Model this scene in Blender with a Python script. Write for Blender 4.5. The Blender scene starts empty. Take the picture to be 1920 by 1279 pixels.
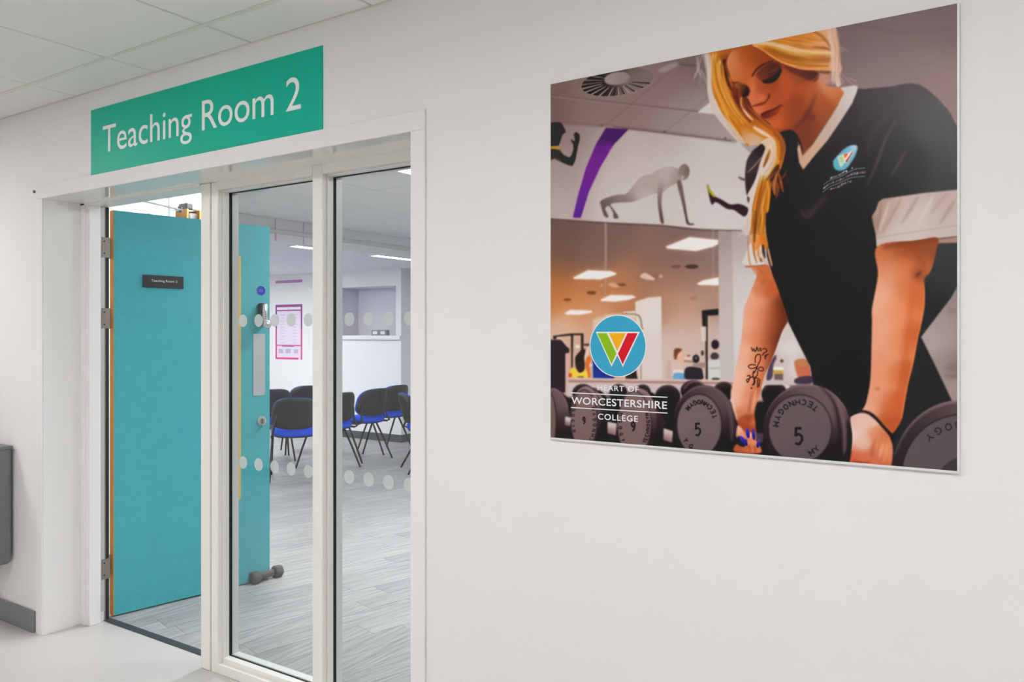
import bpy, bmesh, math, random
import numpy as np
from mathutils import Vector, Matrix

# ------------------------------------------------------------------ camera, light, exposure
scene = bpy.context.scene
col = scene.collection
PX_F, YAW, HORIZON, CAM_D, CAM_H = 1499.08, 0.5827, 625.08, 1.939, 1.43
cam_data = bpy.data.cameras.new('camera')
cam = bpy.data.objects.new('camera', cam_data)
col.objects.link(cam)
cam.location = (0, -CAM_D, CAM_H)
cam.rotation_euler = (math.pi/2, 0, YAW)
cam_data.sensor_width = 36.0
cam_data.sensor_fit = 'HORIZONTAL'
cam_data.lens = 36.0*PX_F/1920.0
cam_data.shift_y = (HORIZON-639.5)/1920.0
cam_data.clip_start = 0.05
scene.camera = cam
world = bpy.data.worlds.new('world'); scene.world = world
world.use_nodes = True
world.node_tree.nodes['Background'].inputs[0].default_value = (1, 1, 1, 1)
world.node_tree.nodes['Background'].inputs[1].default_value = 0.0
scene.view_settings.view_transform = 'Standard'
scene.view_settings.look = 'None'
scene.view_settings.gamma = 1.0
scene.view_settings.use_curve_mapping = False
scene.view_settings.exposure = 0.0
scene.cycles.max_bounces = 7
scene.cycles.use_adaptive_sampling = True
scene.cycles.adaptive_threshold = 0.02
scene.cycles.diffuse_bounces = 4
scene.cycles.glossy_bounces = 3
scene.cycles.transparent_max_bounces = 12
scene.cycles.caustics_reflective = False
scene.cycles.caustics_refractive = False
CORRIDOR_LAMP = 26.5      # emission of the corridor ceiling panels
ROOM_LAMP = 52.0          # emission of the teaching-room ceiling panels
ALCOVE_LAMP = 33.0        # emission of the alcove lights

# ------------------------------------------------------------------ materials
def srgb(r, g, b):
    def f(c):
        c /= 255.0
        return c/12.92 if c <= 0.04045 else ((c+0.055)/1.055)**2.4
    return (f(r), f(g), f(b), 1.0)

MATS = {}
def mat(name, rgb, rough=0.5, spec=0.5, metal=0.0, noise=0.0, nscale=60.0, bump=0.0, bscale=200.0, coat=0.0, emit=None, estr=0.0, random_tint=0.0, stretch=None):
    m = bpy.data.materials.new(name); m.use_nodes = True
    nt = m.node_tree; b = nt.nodes['Principled BSDF']
    b.inputs['Base Color'].default_value = rgb
    b.inputs['Roughness'].default_value = rough
    b.inputs['Specular IOR Level'].default_value = spec
    b.inputs['Metallic'].default_value = metal
    b.inputs['Coat Weight'].default_value = coat
    if emit:
        b.inputs['Emission Color'].default_value = emit
        b.inputs['Emission Strength'].default_value = estr
    tc = nt.nodes.new('ShaderNodeTexCoord')
    vec = tc.outputs['Object']
    if stretch:
        mp = nt.nodes.new('ShaderNodeMapping'); mp.inputs['Scale'].default_value = stretch
        nt.links.new(vec, mp.inputs[0]); vec = mp.outputs[0]
    out = None
    if noise > 0 or random_tint > 0:
        n = nt.nodes.new('ShaderNodeTexNoise'); n.inputs['Scale'].default_value = nscale; n.inputs['Detail'].default_value = 5
        nt.links.new(vec, n.inputs['Vector'])
        mr = nt.nodes.new('ShaderNodeMapRange')
        mr.inputs['From Min'].default_value = 0.3; mr.inputs['From Max'].default_value = 0.7
        mr.inputs['To Min'].default_value = 1-noise; mr.inputs['To Max'].default_value = 1+noise
        nt.links.new(n.outputs['Fac'], mr.inputs['Value'])
        val = mr.outputs[0]
        if random_tint > 0:
            oi = nt.nodes.new('ShaderNodeObjectInfo')
            m2 = nt.nodes.new('ShaderNodeMapRange')
            m2.inputs['To Min'].default_value = 1-random_tint; m2.inputs['To Max'].default_value = 1+random_tint
            nt.links.new(oi.outputs['Random'], m2.inputs['Value'])
            mm = nt.nodes.new('ShaderNodeMath'); mm.operation = 'MULTIPLY'
            nt.links.new(val, mm.inputs[0]); nt.links.new(m2.outputs[0], mm.inputs[1]); val = mm.outputs[0]
        sc = nt.nodes.new('ShaderNodeVectorMath'); sc.operation = 'SCALE'
        sc.inputs[0].default_value = rgb[:3]
        nt.links.new(val, sc.inputs['Scale'])
        nt.links.new(sc.outputs[0], b.inputs['Base Color'])
    if bump > 0:
        n2 = nt.nodes.new('ShaderNodeTexNoise'); n2.inputs['Scale'].default_value = bscale; n2.inputs['Detail'].default_value = 3
        nt.links.new(vec, n2.inputs['Vector'])
        bp = nt.nodes.new('ShaderNodeBump'); bp.inputs['Strength'].default_value = bump; bp.inputs['Distance'].default_value = 0.002
        nt.links.new(n2.outputs['Fac'], bp.inputs['Height'])
        nt.links.new(bp.outputs[0], b.inputs['Normal'])
    MATS[name] = m
    return m

def glass_mat(name, tint, rough=0.0):
    m = bpy.data.materials.new(name); m.use_nodes = True
    nt = m.node_tree; nt.nodes.clear()
    o = nt.nodes.new('ShaderNodeOutputMaterial'); mx = nt.nodes.new('ShaderNodeMixShader')
    fr = nt.nodes.new('ShaderNodeFresnel')
    geo = nt.nodes.new('ShaderNodeNewGeometry')          # same reflectance from either side of a face
    mr = nt.nodes.new('ShaderNodeMapRange'); mr.inputs['To Min'].default_value = 1.45; mr.inputs['To Max'].default_value = 1/1.45
    nt.links.new(geo.outputs['Backfacing'], mr.inputs['Value']); nt.links.new(mr.outputs[0], fr.inputs['IOR'])
    t = nt.nodes.new('ShaderNodeBsdfTransparent'); t.inputs[0].default_value = tint
    g = nt.nodes.new('ShaderNodeBsdfGlossy'); g.inputs['Roughness'].default_value = rough
    nt.links.new(fr.outputs[0], mx.inputs[0]); nt.links.new(t.outputs[0], mx.inputs[1]); nt.links.new(g.outputs[0], mx.inputs[2])
    nt.links.new(mx.outputs[0], o.inputs[0])
    MATS[name] = m
    return m

def frosted_mat(name, rgb, opacity):
    m = bpy.data.materials.new(name); m.use_nodes = True
    nt = m.node_tree; nt.nodes.clear()
    o = nt.nodes.new('ShaderNodeOutputMaterial'); mx = nt.nodes.new('ShaderNodeMixShader')
    t = nt.nodes.new('ShaderNodeBsdfTransparent'); d = nt.nodes.new('ShaderNodeBsdfDiffuse')
    d.inputs[0].default_value = rgb
    tr = nt.nodes.new('ShaderNodeBsdfTranslucent'); tr.inputs[0].default_value = rgb
    m2 = nt.nodes.new('ShaderNodeMixShader'); m2.inputs[0].default_value = 0.5
    nt.links.new(d.outputs[0], m2.inputs[1]); nt.links.new(tr.outputs[0], m2.inputs[2])
    mx.inputs[0].default_value = opacity
    nt.links.new(t.outputs[0], mx.inputs[1]); nt.links.new(m2.outputs[0], mx.inputs[2]); nt.links.new(mx.outputs[0], o.inputs[0])
    MATS[name] = m
    return m

mat('wall_paint', srgb(236, 235, 234), 0.75, 0.2)
mat('room_paint', srgb(238, 238, 239), 0.7, 0.2)
mat('gloss_white', srgb(239, 238, 237), 0.28, 0.5)
mat('soffit_white', srgb(238, 237, 231), 0.08, 0.5)
mat('frame_white', srgb(238, 237, 232), 0.34, 0.5)
mat('ceiling_tile', srgb(236, 236, 234), 0.9, 0.1, noise=0.02, nscale=300.0)
mat('ceiling_grid', srgb(226, 225, 215), 0.5, 0.3)
mat('void_and_gap_shade', srgb(70, 68, 62), 0.9, 0.1)
mat('vinyl_floor', srgb(198, 194, 192), 0.42, 0.4, noise=0.06, nscale=260.0)
mat('vinyl_grey', srgb(130, 130, 133), 0.5, 0.4, noise=0.03, nscale=40)
mat('dark_skirting', srgb(78, 80, 84), 0.5, 0.4, noise=0.03, nscale=40)
mat('threshold', srgb(62, 61, 65), 0.45, 0.4, noise=0.05, nscale=50)
mat('plank', srgb(166, 165, 166), 0.42, 0.4, noise=0.30, nscale=3.0, random_tint=0.10, stretch=(16, 1.1, 1))
mat('plank_base', srgb(120, 119, 118), 0.8, 0.2)
mat('teal_door', srgb(78, 178, 188), 0.38, 0.45, noise=0.04, nscale=18.0)
mat('timber_edge', srgb(226, 150, 48), 0.5, 0.4, noise=0.10, nscale=30.0, stretch=(8, 8, 0.6))
mat('shelf_timber', srgb(150, 104, 44), 0.5, 0.4, noise=0.10, nscale=30.0, stretch=(8, 8, 0.6))
mat('timber_bead', srgb(232, 188, 92), 0.5, 0.4, noise=0.08, nscale=30.0, stretch=(8, 8, 0.6))
mat('sign_green', srgb(0, 183, 154), 0.45, 0.22, noise=0.015, nscale=5.0)
mat('sign_letter', srgb(246, 247, 246), 0.5, 0.3)
mat('steel', srgb(196, 197, 200), 0.4, 0.5, metal=0.25, noise=0.05, nscale=40, stretch=(1, 1, 12))
mat('steel_dark', srgb(140, 134, 124), 0.42, 0.5, metal=0.4, noise=0.05, nscale=40)
mat('chrome', srgb(222, 222, 224), 0.22, 0.5, metal=0.6)
mat('black_plastic', srgb(42, 42, 44), 0.48, 0.45, noise=0.05, nscale=80)
mat('chair_black', srgb(40, 40, 42), 0.5, 0.35)
mat('chair_blue', srgb(20, 84, 226), 0.8, 0.2, noise=0.06, nscale=200)
mat('plate_dark', srgb(62, 60, 60), 0.5, 0.4)
mat('plate_text', srgb(226, 222, 230), 0.5, 0.3)
mat('braille', srgb(104, 100, 98), 0.5, 0.3)
mat('sticker_blue', srgb(6, 54, 186), 0.4, 0.4)
mat('sticker_white', srgb(225, 232, 240), 0.5, 0.3)
mat('gasket', srgb(42, 48, 40), 0.6, 0.3)
mat('shadow_groove', srgb(176, 170, 150), 0.8, 0.2)
mat('dumbbell_grey', srgb(84, 81, 82), 0.5, 0.4, noise=0.06, nscale=60, bump=0.05, bscale=300)
mat('box_grey', srgb(118, 118, 120), 0.42, 0.45, noise=0.02, nscale=30)
mat('screw', srgb(110, 104, 98), 0.5, 0.4, metal=0.5)
mat('paper_white', srgb(240, 236, 242), 0.7, 0.2)
mat('paper_lilac', srgb(232, 220, 238), 0.7, 0.2)
mat('pale_pink', srgb(232, 170, 200), 0.6, 0.3)
mat('pale_purple', srgb(186, 130, 188), 0.6, 0.3)
mat('magenta', srgb(206, 60, 140), 0.6, 0.3)
mat('purple_ink', srgb(146, 52, 146), 0.6, 0.3)
mat('pink_ink', srgb(232, 70, 140), 0.6, 0.3)
mat('lilac_ink', srgb(196, 180, 214), 0.6, 0.3)
mat('blue_ink', srgb(120, 120, 200), 0.6, 0.3)
mat('recess_grey', srgb(222, 219, 228), 0.7, 0.2)
mat('bulkhead_rail', srgb(214, 216, 214), 0.4, 0.4)
mat('lamp_diffuser', srgb(250, 250, 250), 0.5, 0.2, emit=(1.0, 0.988, 0.975, 1), estr=CORRIDOR_LAMP)
mat('room_diffuser', srgb(250, 250, 250), 0.5, 0.2, emit=(0.97, 0.98, 1.0, 1), estr=ROOM_LAMP)
mat('alcove_diffuser', srgb(250, 250, 250), 0.5, 0.2, emit=(0.98, 0.985, 1.0, 1), estr=ALCOVE_LAMP)
mat('white_plastic', srgb(236, 236, 236), 0.4, 0.4)
mat('poster_board', srgb(224, 226, 224), 0.35, 0.5)
glass_mat('pane_glass', (0.93, 0.95, 0.94, 1))
frosted_mat('frosted_dot', srgb(214, 218, 216), 0.62)

# ------------------------------------------------------------------ helpers
def link(o, parent=None):
    col.objects.link(o)
    if parent is not None: o.parent = parent
    return o

def tag(o, label=None, cat=None, group=None, kind=None):
    if label: o['label'] = label
    if cat: o['category'] = cat
    if group: o['group'] = group
    if kind: o['kind'] = kind
    return o

def empty(name, loc=(0, 0, 0), rz=0.0):
    o = bpy.data.objects.new(name, None)
    o.empty_display_size = 0.1
    o.location = loc; o.rotation_euler = (0, 0, rz)
    return link(o)

def obj_from_bm(name, bm, material, parent=None, smooth=False):
    me = bpy.data.meshes.new(name)
    bm.normal_update(); bm.to_mesh(me); bm.free()
    me.materials.append(MATS[material] if isinstance(material, str) else material)
    if smooth:
        for p in me.polygons: p.use_smooth = True
    return link(bpy.data.objects.new(name, me), parent)

def add_box(bm, x0, x1, y0, y1, z0, z1):
    v = [bm.verts.new(p) for p in ((x0,y0,z0),(x1,y0,z0),(x1,y1,z0),(x0,y1,z0),(x0,y0,z1),(x1,y0,z1),(x1,y1,z1),(x0,y1,z1))]
    fs = []
    for f in ((0,3,2,1),(4,5,6,7),(0,1,5,4),(1,2,6,5),(2,3,7,6),(3,0,4,7)): fs.append(bm.faces.new([v[i] for i in f]))
    return v, fs

def bevel_all(bm, w, seg=2):
    bmesh.ops.bevel(bm, geom=list(bm.edges), offset=w, segments=seg, profile=0.5, affect='EDGES')

def box(name, dims, material, parent=None, bevel=0.0, seg=2):
    bm = bmesh.new()
    add_box(bm, *dims)
    if bevel: bevel_all(bm, bevel, seg)
    return obj_from_bm(name, bm, material, parent)

def boxes(name, lst, material, parent=None, bevel=0.0):
    bm = bmesh.new()
    for d in lst:
        b2 = bmesh.new(); add_box(b2, *d)
        if bevel: bevel_all(b2, bevel, 1)
        me = bpy.data.meshes.new('tmp'); b2.to_mesh(me); b2.free(); bm.from_mesh(me); bpy.data.meshes.remove(me)
    return obj_from_bm(name, bm, material, parent)

def tube_bm(bm, pts, rad, n=10, cap=True):
    pts = [Vector(p) for p in pts]
    if not isinstance(rad, (list, tuple)): rad = [rad]*len(pts)
    rings = []
    up = Vector((0, 0, 1))
    prev = None
    for i, p in enumerate(pts):
        d = (pts[min(i+1, len(pts)-1)]-pts[max(i-1, 0)]).normalized()
        if prev is None:
            a = d.cross(up) if abs(d.z) < 0.95 else d.cross(Vector((1, 0, 0)))
        else:
            a = prev - d*prev.dot(d)
        a.normalize(); prev = a
        b = d.cross(a)
        rings.append([bm.verts.new(p+(a*math.cos(2*math.pi*k/n)+b*math.sin(2*math.pi*k/n))*rad[i]) for k in range(n)])
    for r0, r1 in zip(rings, rings[1:]):
        for k in range(n): bm.faces.new((r0[k], r0[(k+1)%n], r1[(k+1)%n], r1[k]))
    if cap:
        bm.faces.new(rings[0][::-1]); bm.faces.new(rings[-1])

def tube(name, pts, rad, material, parent=None, n=10):
    bm = bmesh.new(); tube_bm(bm, pts, rad, n)
    bmesh.ops.recalc_face_normals(bm, faces=list(bm.faces))
    return obj_from_bm(name, bm, material, parent, smooth=True)

def superellipse(w, h, n=4.0, count=40):
    out = []
    for k in range(count):
        t = 2*math.pi*k/count
        c, s = math.cos(t), math.sin(t)
        out.append((0.5*w*math.copysign(abs(c)**(2/n), c), 0.5*h*math.copysign(abs(s)**(2/n), s)))
    return out

def plate_bm(bm, outline, profile, fn):
    """closed pad: rings of the outline, each scaled and offset by the profile, mapped to 3-D by fn(a, b, off)"""
    rings = []
    for sc, off in profile:
        rings.append([bm.verts.new(fn(a*sc, b*sc, off)) for a, b in outline])
    n = len(outline)
    for r0, r1 in zip(rings, rings[1:]):
        for k in range(n): bm.faces.new((r0[k], r0[(k+1)%n], r1[(k+1)%n], r1[k]))
    bm.faces.new(rings[0][::-1]); bm.faces.new(rings[-1])
    bmesh.ops.recalc_face_normals(bm, faces=list(bm.faces))

def plate(name, outline, profile, fn, material, parent=None):
    bm = bmesh.new(); plate_bm(bm, outline, profile, fn)
    return obj_from_bm(name, bm, material, parent, smooth=True)

def disc(name, c, r, thick, axis, material, parent=None, n=28):
    """short cylinder centred at c, axis a unit Vector"""
    ax = Vector(axis).normalized()
    c = Vector(c)
    return_o = bmesh.new()
    tube_bm(return_o, [c-ax*thick/2, c+ax*thick/2], r, n)
    bmesh.ops.recalc_face_normals(return_o, faces=list(return_o.faces))
    return obj_from_bm(name, return_o, material, parent)

def text_mesh(body, size=1.0, offset=0.0, spacing=1.0):
    cu = bpy.data.curves.new('lettering', 'FONT')
    cu.body = body; cu.size = size; cu.offset = offset; cu.space_character = spacing
    cu.resolution_u = 6
    cu.fill_mode = 'FRONT'
    to = bpy.data.objects.new('tmp_text', cu); col.objects.link(to)
    dg = bpy.context.evaluated_depsgraph_get()
    me = bpy.data.meshes.new_from_object(to.evaluated_get(dg))
    bpy.data.objects.remove(to); bpy.data.curves.remove(cu)
    return me

def letters(name, body, x0, x1, zb, cap, fn, material, parent, cap_ref='T', offset=0.0, spacing=1.0):
    """flat lettering fitted between x0 and x1 with its baseline at zb and capital height cap; fn maps (u, v) to 3-D"""
    me = text_mesh(body, 1.0, offset, spacing)
    ref = text_mesh(cap_ref, 1.0, offset)
    rc = np.empty(len(ref.vertices)*3); ref.vertices.foreach_get('co', rc)
    ch = rc.reshape(-1, 3)[:, 1].max(); bpy.data.meshes.remove(ref)
    co = np.empty(len(me.vertices)*3); me.vertices.foreach_get('co', co); co = co.reshape(-1, 3)
    lo, hi = co[:, 0].min(), co[:, 0].max()
    out = np.array([fn(x0+(p[0]-lo)/(hi-lo)*(x1-x0), zb+p[1]/ch*cap) for p in co])
    me.vertices.foreach_set('co', out.ravel())
    me.materials.clear(); me.materials.append(MATS[material])
    me.update()
    me.name = name
    return link(bpy.data.objects.new(name, me), parent)

def copy_tree(o, parent=None):
    c = o.copy(); col.objects.link(c); c.parent = parent
    for ch in list(o.children): copy_tree(ch, c)
    return c

# ------------------------------------------------------------------ the setting: corridor
XL, XR, ZS = -3.936, -1.658, 2.068          # opening in the front wall: left lining, right lining, soffit
WT = 0.30                                    # wall thickness
CX0, CX1, CY0 = -7.2, 3.6, -2.85             # corridor extents
CEIL = 2.503
bm = bmesh.new()
add_box(bm, CX0, XL-0.02, 0, WT, 0, 2.75)
add_box(bm, XR+0.02, CX1, 0, WT, 0, 2.75)
add_box(bm, XL-0.02, XR+0.02, 0, WT, ZS+0.02, 2.75)
tag(obj_from_bm('wall_front', bm, 'wall_paint'), 'white painted corridor wall carrying the green sign and the gym poster', 'wall', kind='structure')
tag(box('wall_back', (CX0, CX1, CY0-0.12, CY0, 0, 2.75), 'wall_paint'), 'white corridor wall opposite the teaching room', 'wall', kind='structure')
tag(box('wall_left', (CX0-0.12, CX0, CY0-0.12, WT, 0, 2.75), 'wall_paint'), 'white wall closing the left end of the corridor', 'wall', kind='structure')
tag(box('wall_right', (CX1, CX1+0.12, CY0-0.12, WT, 0, 2.75), 'wall_paint'), 'white wall closing the right end of the corridor', 'wall', kind='structure')
tag(box('floor_corridor', (CX0-0.12, CX1+0.12, CY0-0.12, 0.262, -0.08, 0), 'vinyl_floor'), 'pale grey speckled vinyl floor of the corridor', 'floor', kind='structure')
tag(box('trim_1', (XL, -2.99, 0.262, 0.30, -0.02, 0.004), 'threshold'), 'dark grey threshold strip under the open teal door', 'threshold', kind='structure')

# skirting
sk = box('baseboard_left', (CX0, -4.005, -0.014, 0, 0, 0.102), 'vinyl_grey', bevel=0.003)
tag(sk, 'grey vinyl skirting on the wall left of the door', 'skirting', kind='structure')
tag(box('baseboard_right', (-1.585, CX1, -0.014, 0, 0, 0.102), 'vinyl_grey', bevel=0.003), 'grey vinyl skirting under the gym poster', 'skirting', kind='structure')
tag(box('baseboard_back', (CX0, CX1, CY0, CY0+0.014, 0, 0.102), 'vinyl_grey', bevel=0.003), 'grey vinyl skirting on the opposite corridor wall', 'skirting', kind='structure')

# suspended ceiling: slab, grid, tiles, lamps
ceil = box('ceiling_corridor', (CX0, CX1, CY0, 0, CEIL+0.06, CEIL+0.12), 'void_and_gap_shade')
tag(ceil, 'white suspended tile ceiling of the corridor', 'ceiling', kind='structure')
gx = [-2.42+0.6*k for k in range(-8, 10)]
gx = [x for x in gx if CX0 < x < CX1]
gy = [-0.21-0.6*k for k in range(0, 5) if -0.21-0.6*k > CY0]
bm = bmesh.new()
for x in gx: add_box(bm, x-0.012, x+0.012, CY0, -0.004, CEIL+0.011, CEIL+0.016)  # dark-coloured bars paint the shade in the tile gaps running this way
obj_from_bm('shadow_grid', bm, 'void_and_gap_shade', ceil)
bm = bmesh.new()
for y in gy: add_box(bm, CX0, CX1, y-0.0095, y+0.0095, CEIL-0.0036, CEIL+0.008)
add_box(bm, CX0, CX1, -0.010, 0.0, CEIL-0.004, CEIL+0.006)
obj_from_bm('ceiling_grid', bm, 'ceiling_grid', ceil)
xs = [CX0]+gx+[CX1]; ys = [-0.002]+gy+[CY0]
lamp_cells = {(-0.62, -1.41), (-3.02, -1.41), (-5.42, -0.81), (1.78, -1.41)}
tile_cache = {}
def tile_mesh(w, d, gx_, gy_):
    key = (round(w, 3), round(d, 3))
    if key not in tile_cache:
        b = bmesh.new()
        add_box(b, gx_, w-gx_, -d+gy_, -gy_, 0.0, 0.015)
        bevel_all(b, 0.003, 1)
        me = bpy.data.meshes.new('ceiling_tile'); b.normal_update(); b.to_mesh(me); b.free()
        me.materials.append(MATS['ceiling_tile']); tile_cache[key] = me
    return tile_cache[key]
for i in range(len(xs)-1):
    for j in range(len(ys)-1):
        if any(abs(xs[i]-a) < 0.01 and abs(ys[j]-b) < 0.01 for a, b in lamp_cells): continue
        o = bpy.data.objects.new('ceiling_tile', tile_mesh(xs[i+1]-xs[i], ys[j]-ys[j+1], 0.0042, 0.010))
        o.location = (xs[i], ys[j], CEIL-0.004)
        link(o, ceil)

def lamp_panel(name, x0, y1, z, w, d, material, label, group):
    r = empty(name, (x0+w/2, y1-d/2, z))
    tag(r, label, 'ceiling light', group)
    boxes('frame', [(-w/2, w/2, -d/2, -d/2+0.02, -0.004, 0.02), (-w/2, w/2, d/2-0.02, d/2, -0.004, 0.02),
                    (-w/2, -w/2+0.02, -d/2+0.02, d/2-0.02, -0.004, 0.02), (w/2-0.02, w/2, -d/2+0.02, d/2-0.02, -0.004, 0.02)], 'white_plastic', r)
    box('diffuser', (-w/2+0.02, w/2-0.02, -d/2+0.02, d/2-0.02, 0.0, 0.012), material, r)
    return r
for k, (a, b) in enumerate(sorted(lamp_cells)):
    lamp_panel('ceiling_light', a+0.006, b-0.006, CEIL-0.002, 0.588, 0.588, 'lamp_diffuser',
               'square white light panel in the corridor ceiling, ' + ['first', 'second', 'third', 'fourth'][k] + ' from the left end', 'corridor light panels')

# ------------------------------------------------------------------ opening: architrave, lining, door frame
tag(box('trim_2', (-3.990, XL, -0.007, 0, 0, ZS), 'gloss_white', bevel=0.002), 'white architrave strip left of the teal door', 'architrave', kind='structure')
tag(box('trim_3', (XR, -1.600, -0.007, 0, 0, ZS), 'wall_paint', bevel=0.002), 'white architrave strip right of the glazed screen', 'architrave', kind='structure')
tag(box('trim_4', (-3.990, -1.600, -0.007, 0, ZS, 2.131), 'wall_paint', bevel=0.002), 'white architrave strip below the green sign', 'architrave', kind='structure')
tag(box('trim_5', (XL-0.02, XL, 0, WT, 0, ZS), 'gloss_white'), 'white lining board left of the door', 'lining', kind='structure')
tag(box('trim_6', (XR, XR+0.02, 0, WT, 0, ZS), 'gloss_white'), 'white lining board right of the glazed screen', 'lining', kind='structure')
tag(box('trim_7', (XL-0.02, XR+0.02, 0, WT, ZS, ZS+0.02), 'soffit_white'), 'glossy white lining board over the door and screen', 'lining', kind='structure')

fr = empty('door_frame', (XL, 0.24, 0))
def inside(name, lst, material, parent, bevel=0.0):
    o = boxes(name, [tuple(v-(parent.location[k//2]) for k, v in enumerate(d)) for d in lst], material, parent, bevel)
    return o
tag(fr, 'white timber door frame with seals around the open teal door', 'door frame', kind='structure')
inside('jamb', [(XL, -3.900, 0.175, 0.24, 0, ZS), (-3.9005, -3.865, 0.182, 0.24, 0, ZS), (XL, -3.880, 0.24, 0.287, 0, ZS)], 'gloss_white', fr, 0.002)
inside('seal_and_gap_shade', [(-3.8805, -3.8775, 0.2405, 0.2465, 0.0, 2.058)], 'gasket', fr)
inside('seal_and_gap_shade', [(-3.8805, -3.8770, 0.2465, 0.264, 0.05, 2.058)], 'steel', fr)
inside('seal_and_gap_shade', [(-3.8805, -3.8775, 0.264, 0.270, 0.0, 2.058)], 'steel_dark', fr)
inside('seal_and_gap_shade', [(-3.8805, -3.8770, 0.270, 0.287, 0.0, 2.058)], 'gasket', fr)  # black strip paints the shade of the gap beside the hinge edge
inside('head', [(XL, -2.99, 0.175, 0.24, 2.058, ZS), (XL, -2.99, 0.24, WT, 2.063, ZS)], 'frame_white', fr)
inside('post', [(-2.990, -2.928, 0.180, WT, 0, ZS)], 'frame_white', fr, 0.004)

# ------------------------------------------------------------------ glazed screen
win = empty('window_1', (-2.3, 0.24, 0))
tag(win, 'white framed glazed screen of two tall panes with rows of frosted dots', 'glazed screen', kind='structure')
inside('joint', [(-2.928, -2.922, 0.19, WT-0.01, 0, ZS)], 'shadow_groove', win)
inside('stile', [(-2.922, -2.877, 0.183, 0.288, 0, ZS)], 'frame_white', win, 0.003)
inside('mullion', [(-2.312, -2.256, 0.185, 0.288, 0.0, ZS)], 'frame_white', win, 0.003)
inside('stile', [(-1.72, XR, 0.185, 0.288, 0, ZS)], 'frame_white', win, 0.003)
inside('head', [(-2.877, -2.312, 0.185, 0.288, 2.032, ZS), (-2.256, -1.72, 0.185, 0.288, 2.032, ZS)], 'frame_white', win)
inside('sill', [(-2.877, -2.312, 0.185, 0.288, 0, 0.042), (-2.256, -1.72, 0.185, 0.288, 0, 0.042)], 'frame_white', win, 0.002)
for a, b in ((-2.877, -2.312), (-2.256, -1.72)):
    inside('bead', [(a, a+0.006, 0.208, 0.236, 0.042, 2.032), (b-0.006, b, 0.208, 0.236, 0.042, 2.032),
                    (a+0.006, b-0.006, 0.205, 0.236, 0.042, 0.062), (a+0.006, b-0.006, 0.208, 0.236, 2.026, 2.032)], 'frame_white', win, 0.0015)
    inside('gasket', [(a, a+0.0065, 0.2362, 0.250, 0.062, 2.03), (b-0.0065, b, 0.2362, 0.250, 0.062, 2.03),
                      (a+0.0065, b-0.0065, 0.2362, 0.242, 0.056, 0.064), (a+0.0065, b-0.0065, 0.2362, 0.2425, 2.0225, 2.030)], 'gasket', win)
    inside('bead', [(a, a+0.002, 0.2505, 0.287, 0.042, 2.032), (b-0.006, b, 0.2505, 0.287, 0.042, 2.032),
                    (a+0.006, b-0.006, 0.2505, 0.287, 0.042, 0.062), (a+0.006, b-0.006, 0.2505, 0.287, 2.026, 2.032)], 'gloss_white', win, 0.0015)
    p = inside('pane', [(a+0.0065, b-0.0065, 0.2425, 0.2485, 0.064, 2.0225)], 'pane_glass', win)
    x0 = -2.789 if a < -2.5 else -2.172
    for zrow in (1.483, 0.888):
        for k in range(5):
            xx = x0+0.0985*k
            if xx > b-0.02: continue
            disc('dot', (xx-win.location.x, 0.2418-0.24, zrow), 0.0262, 0.0008, (0, 1, 0), 'frosted_dot', p, n=24)

# ------------------------------------------------------------------ teaching room shell
BWX = -5.9       # bulkhead face
FARY = 6.0       # alcove far wall
RC = 2.5         # room ceiling
LC = 2.285       # lower ceiling of the alcove
tag(box('floor_room', (-10.7, 3.6, 0.30, 7.2, -0.08, -0.004), 'plank_base'), 'grey wood-look plank floor of the teaching room', 'floor', kind='structure')
floor_room = bpy.data.objects['floor_room']
box('floor_screed', (XL, 3.6, 0.262, 0.30, -0.08, -0.02), 'plank_base', floor_room)
ang = math.radians(13.5)
PW, PL = 0.15, 0.92
bmp = bmesh.new(); add_box(bmp, -PW/2+0.0008, PW/2-0.0008, -PL/2+0.0008, PL/2-0.0008, -0.004, 0.0)
pm = bpy.data.meshes.new('plank'); bmp.normal_update(); bmp.to_mesh(pm); bmp.free(); pm.materials.append(MATS['plank'])
rng = random.Random(5)
cells = []
for i in range(-90, 60):
    off = rng.random()*PL
    for j in range(-12, 14):
        u, v = i*PW, j*PL+off
        x = u*math.cos(ang)+v*math.sin(ang); y = -u*math.sin(ang)+v*math.cos(ang)
        hy = PL/2*math.cos(ang)+PW/2*math.sin(ang)
        if y+hy < 0.31 or y-hy > 6.9 or x < -10.2 or x > 0.6: continue
        if -2.7 < x/(max(y, 0.3)+CAM_D) < -0.30: cells.append((math.hypot(x, y+CAM_D), x, y, y-hy < 0.30))
cells.sort()
# the ones the opening shows come first
vis = [c for c in cells if -2.0 < c[1]/(max(c[2], 0.3)+CAM_D) < -0.62]
hid = [c for c in cells if c not in vis]
near = vis[:300]; rest = vis[300:]+hid
def plank_into(bm, x, y, clip):
    v, fs = add_box(bm, -PW/2+0.0008, PW/2-0.0008, -PL/2+0.0008, PL/2-0.0008, -0.004, 0.0)
    bmesh.ops.transform(bm, matrix=Matrix.Translation((x, y, 0)) @ Matrix.Rotation(-ang, 4, 'Z'), verts=v)
    if clip:
        geo = v+fs+list({e for f in fs for e in f.edges})
        bmesh.ops.bisect_plane(bm, geom=geo, plane_co=(0, 0.30, 0), plane_no=(0, 1, 0), clear_inner=True)
for _, x, y, clip in near:
    if clip:
        bm = bmesh.new(); plank_into(bm, x, y, True)
        obj_from_bm('plank', bm, 'plank', floor_room)
    else:
        o = bpy.data.objects.new('plank', pm); o.location = (x, y, 0); o.rotation_euler = (0, 0, -ang); link(o, floor_room)
bm = bmesh.new()
for _, x, y, clip in rest:
    plank_into(bm, x, y, clip)
far_planks = obj_from_bm('far_planks', bm, 'plank', floor_room)
far_planks['kind'] = 'stuff'
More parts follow.
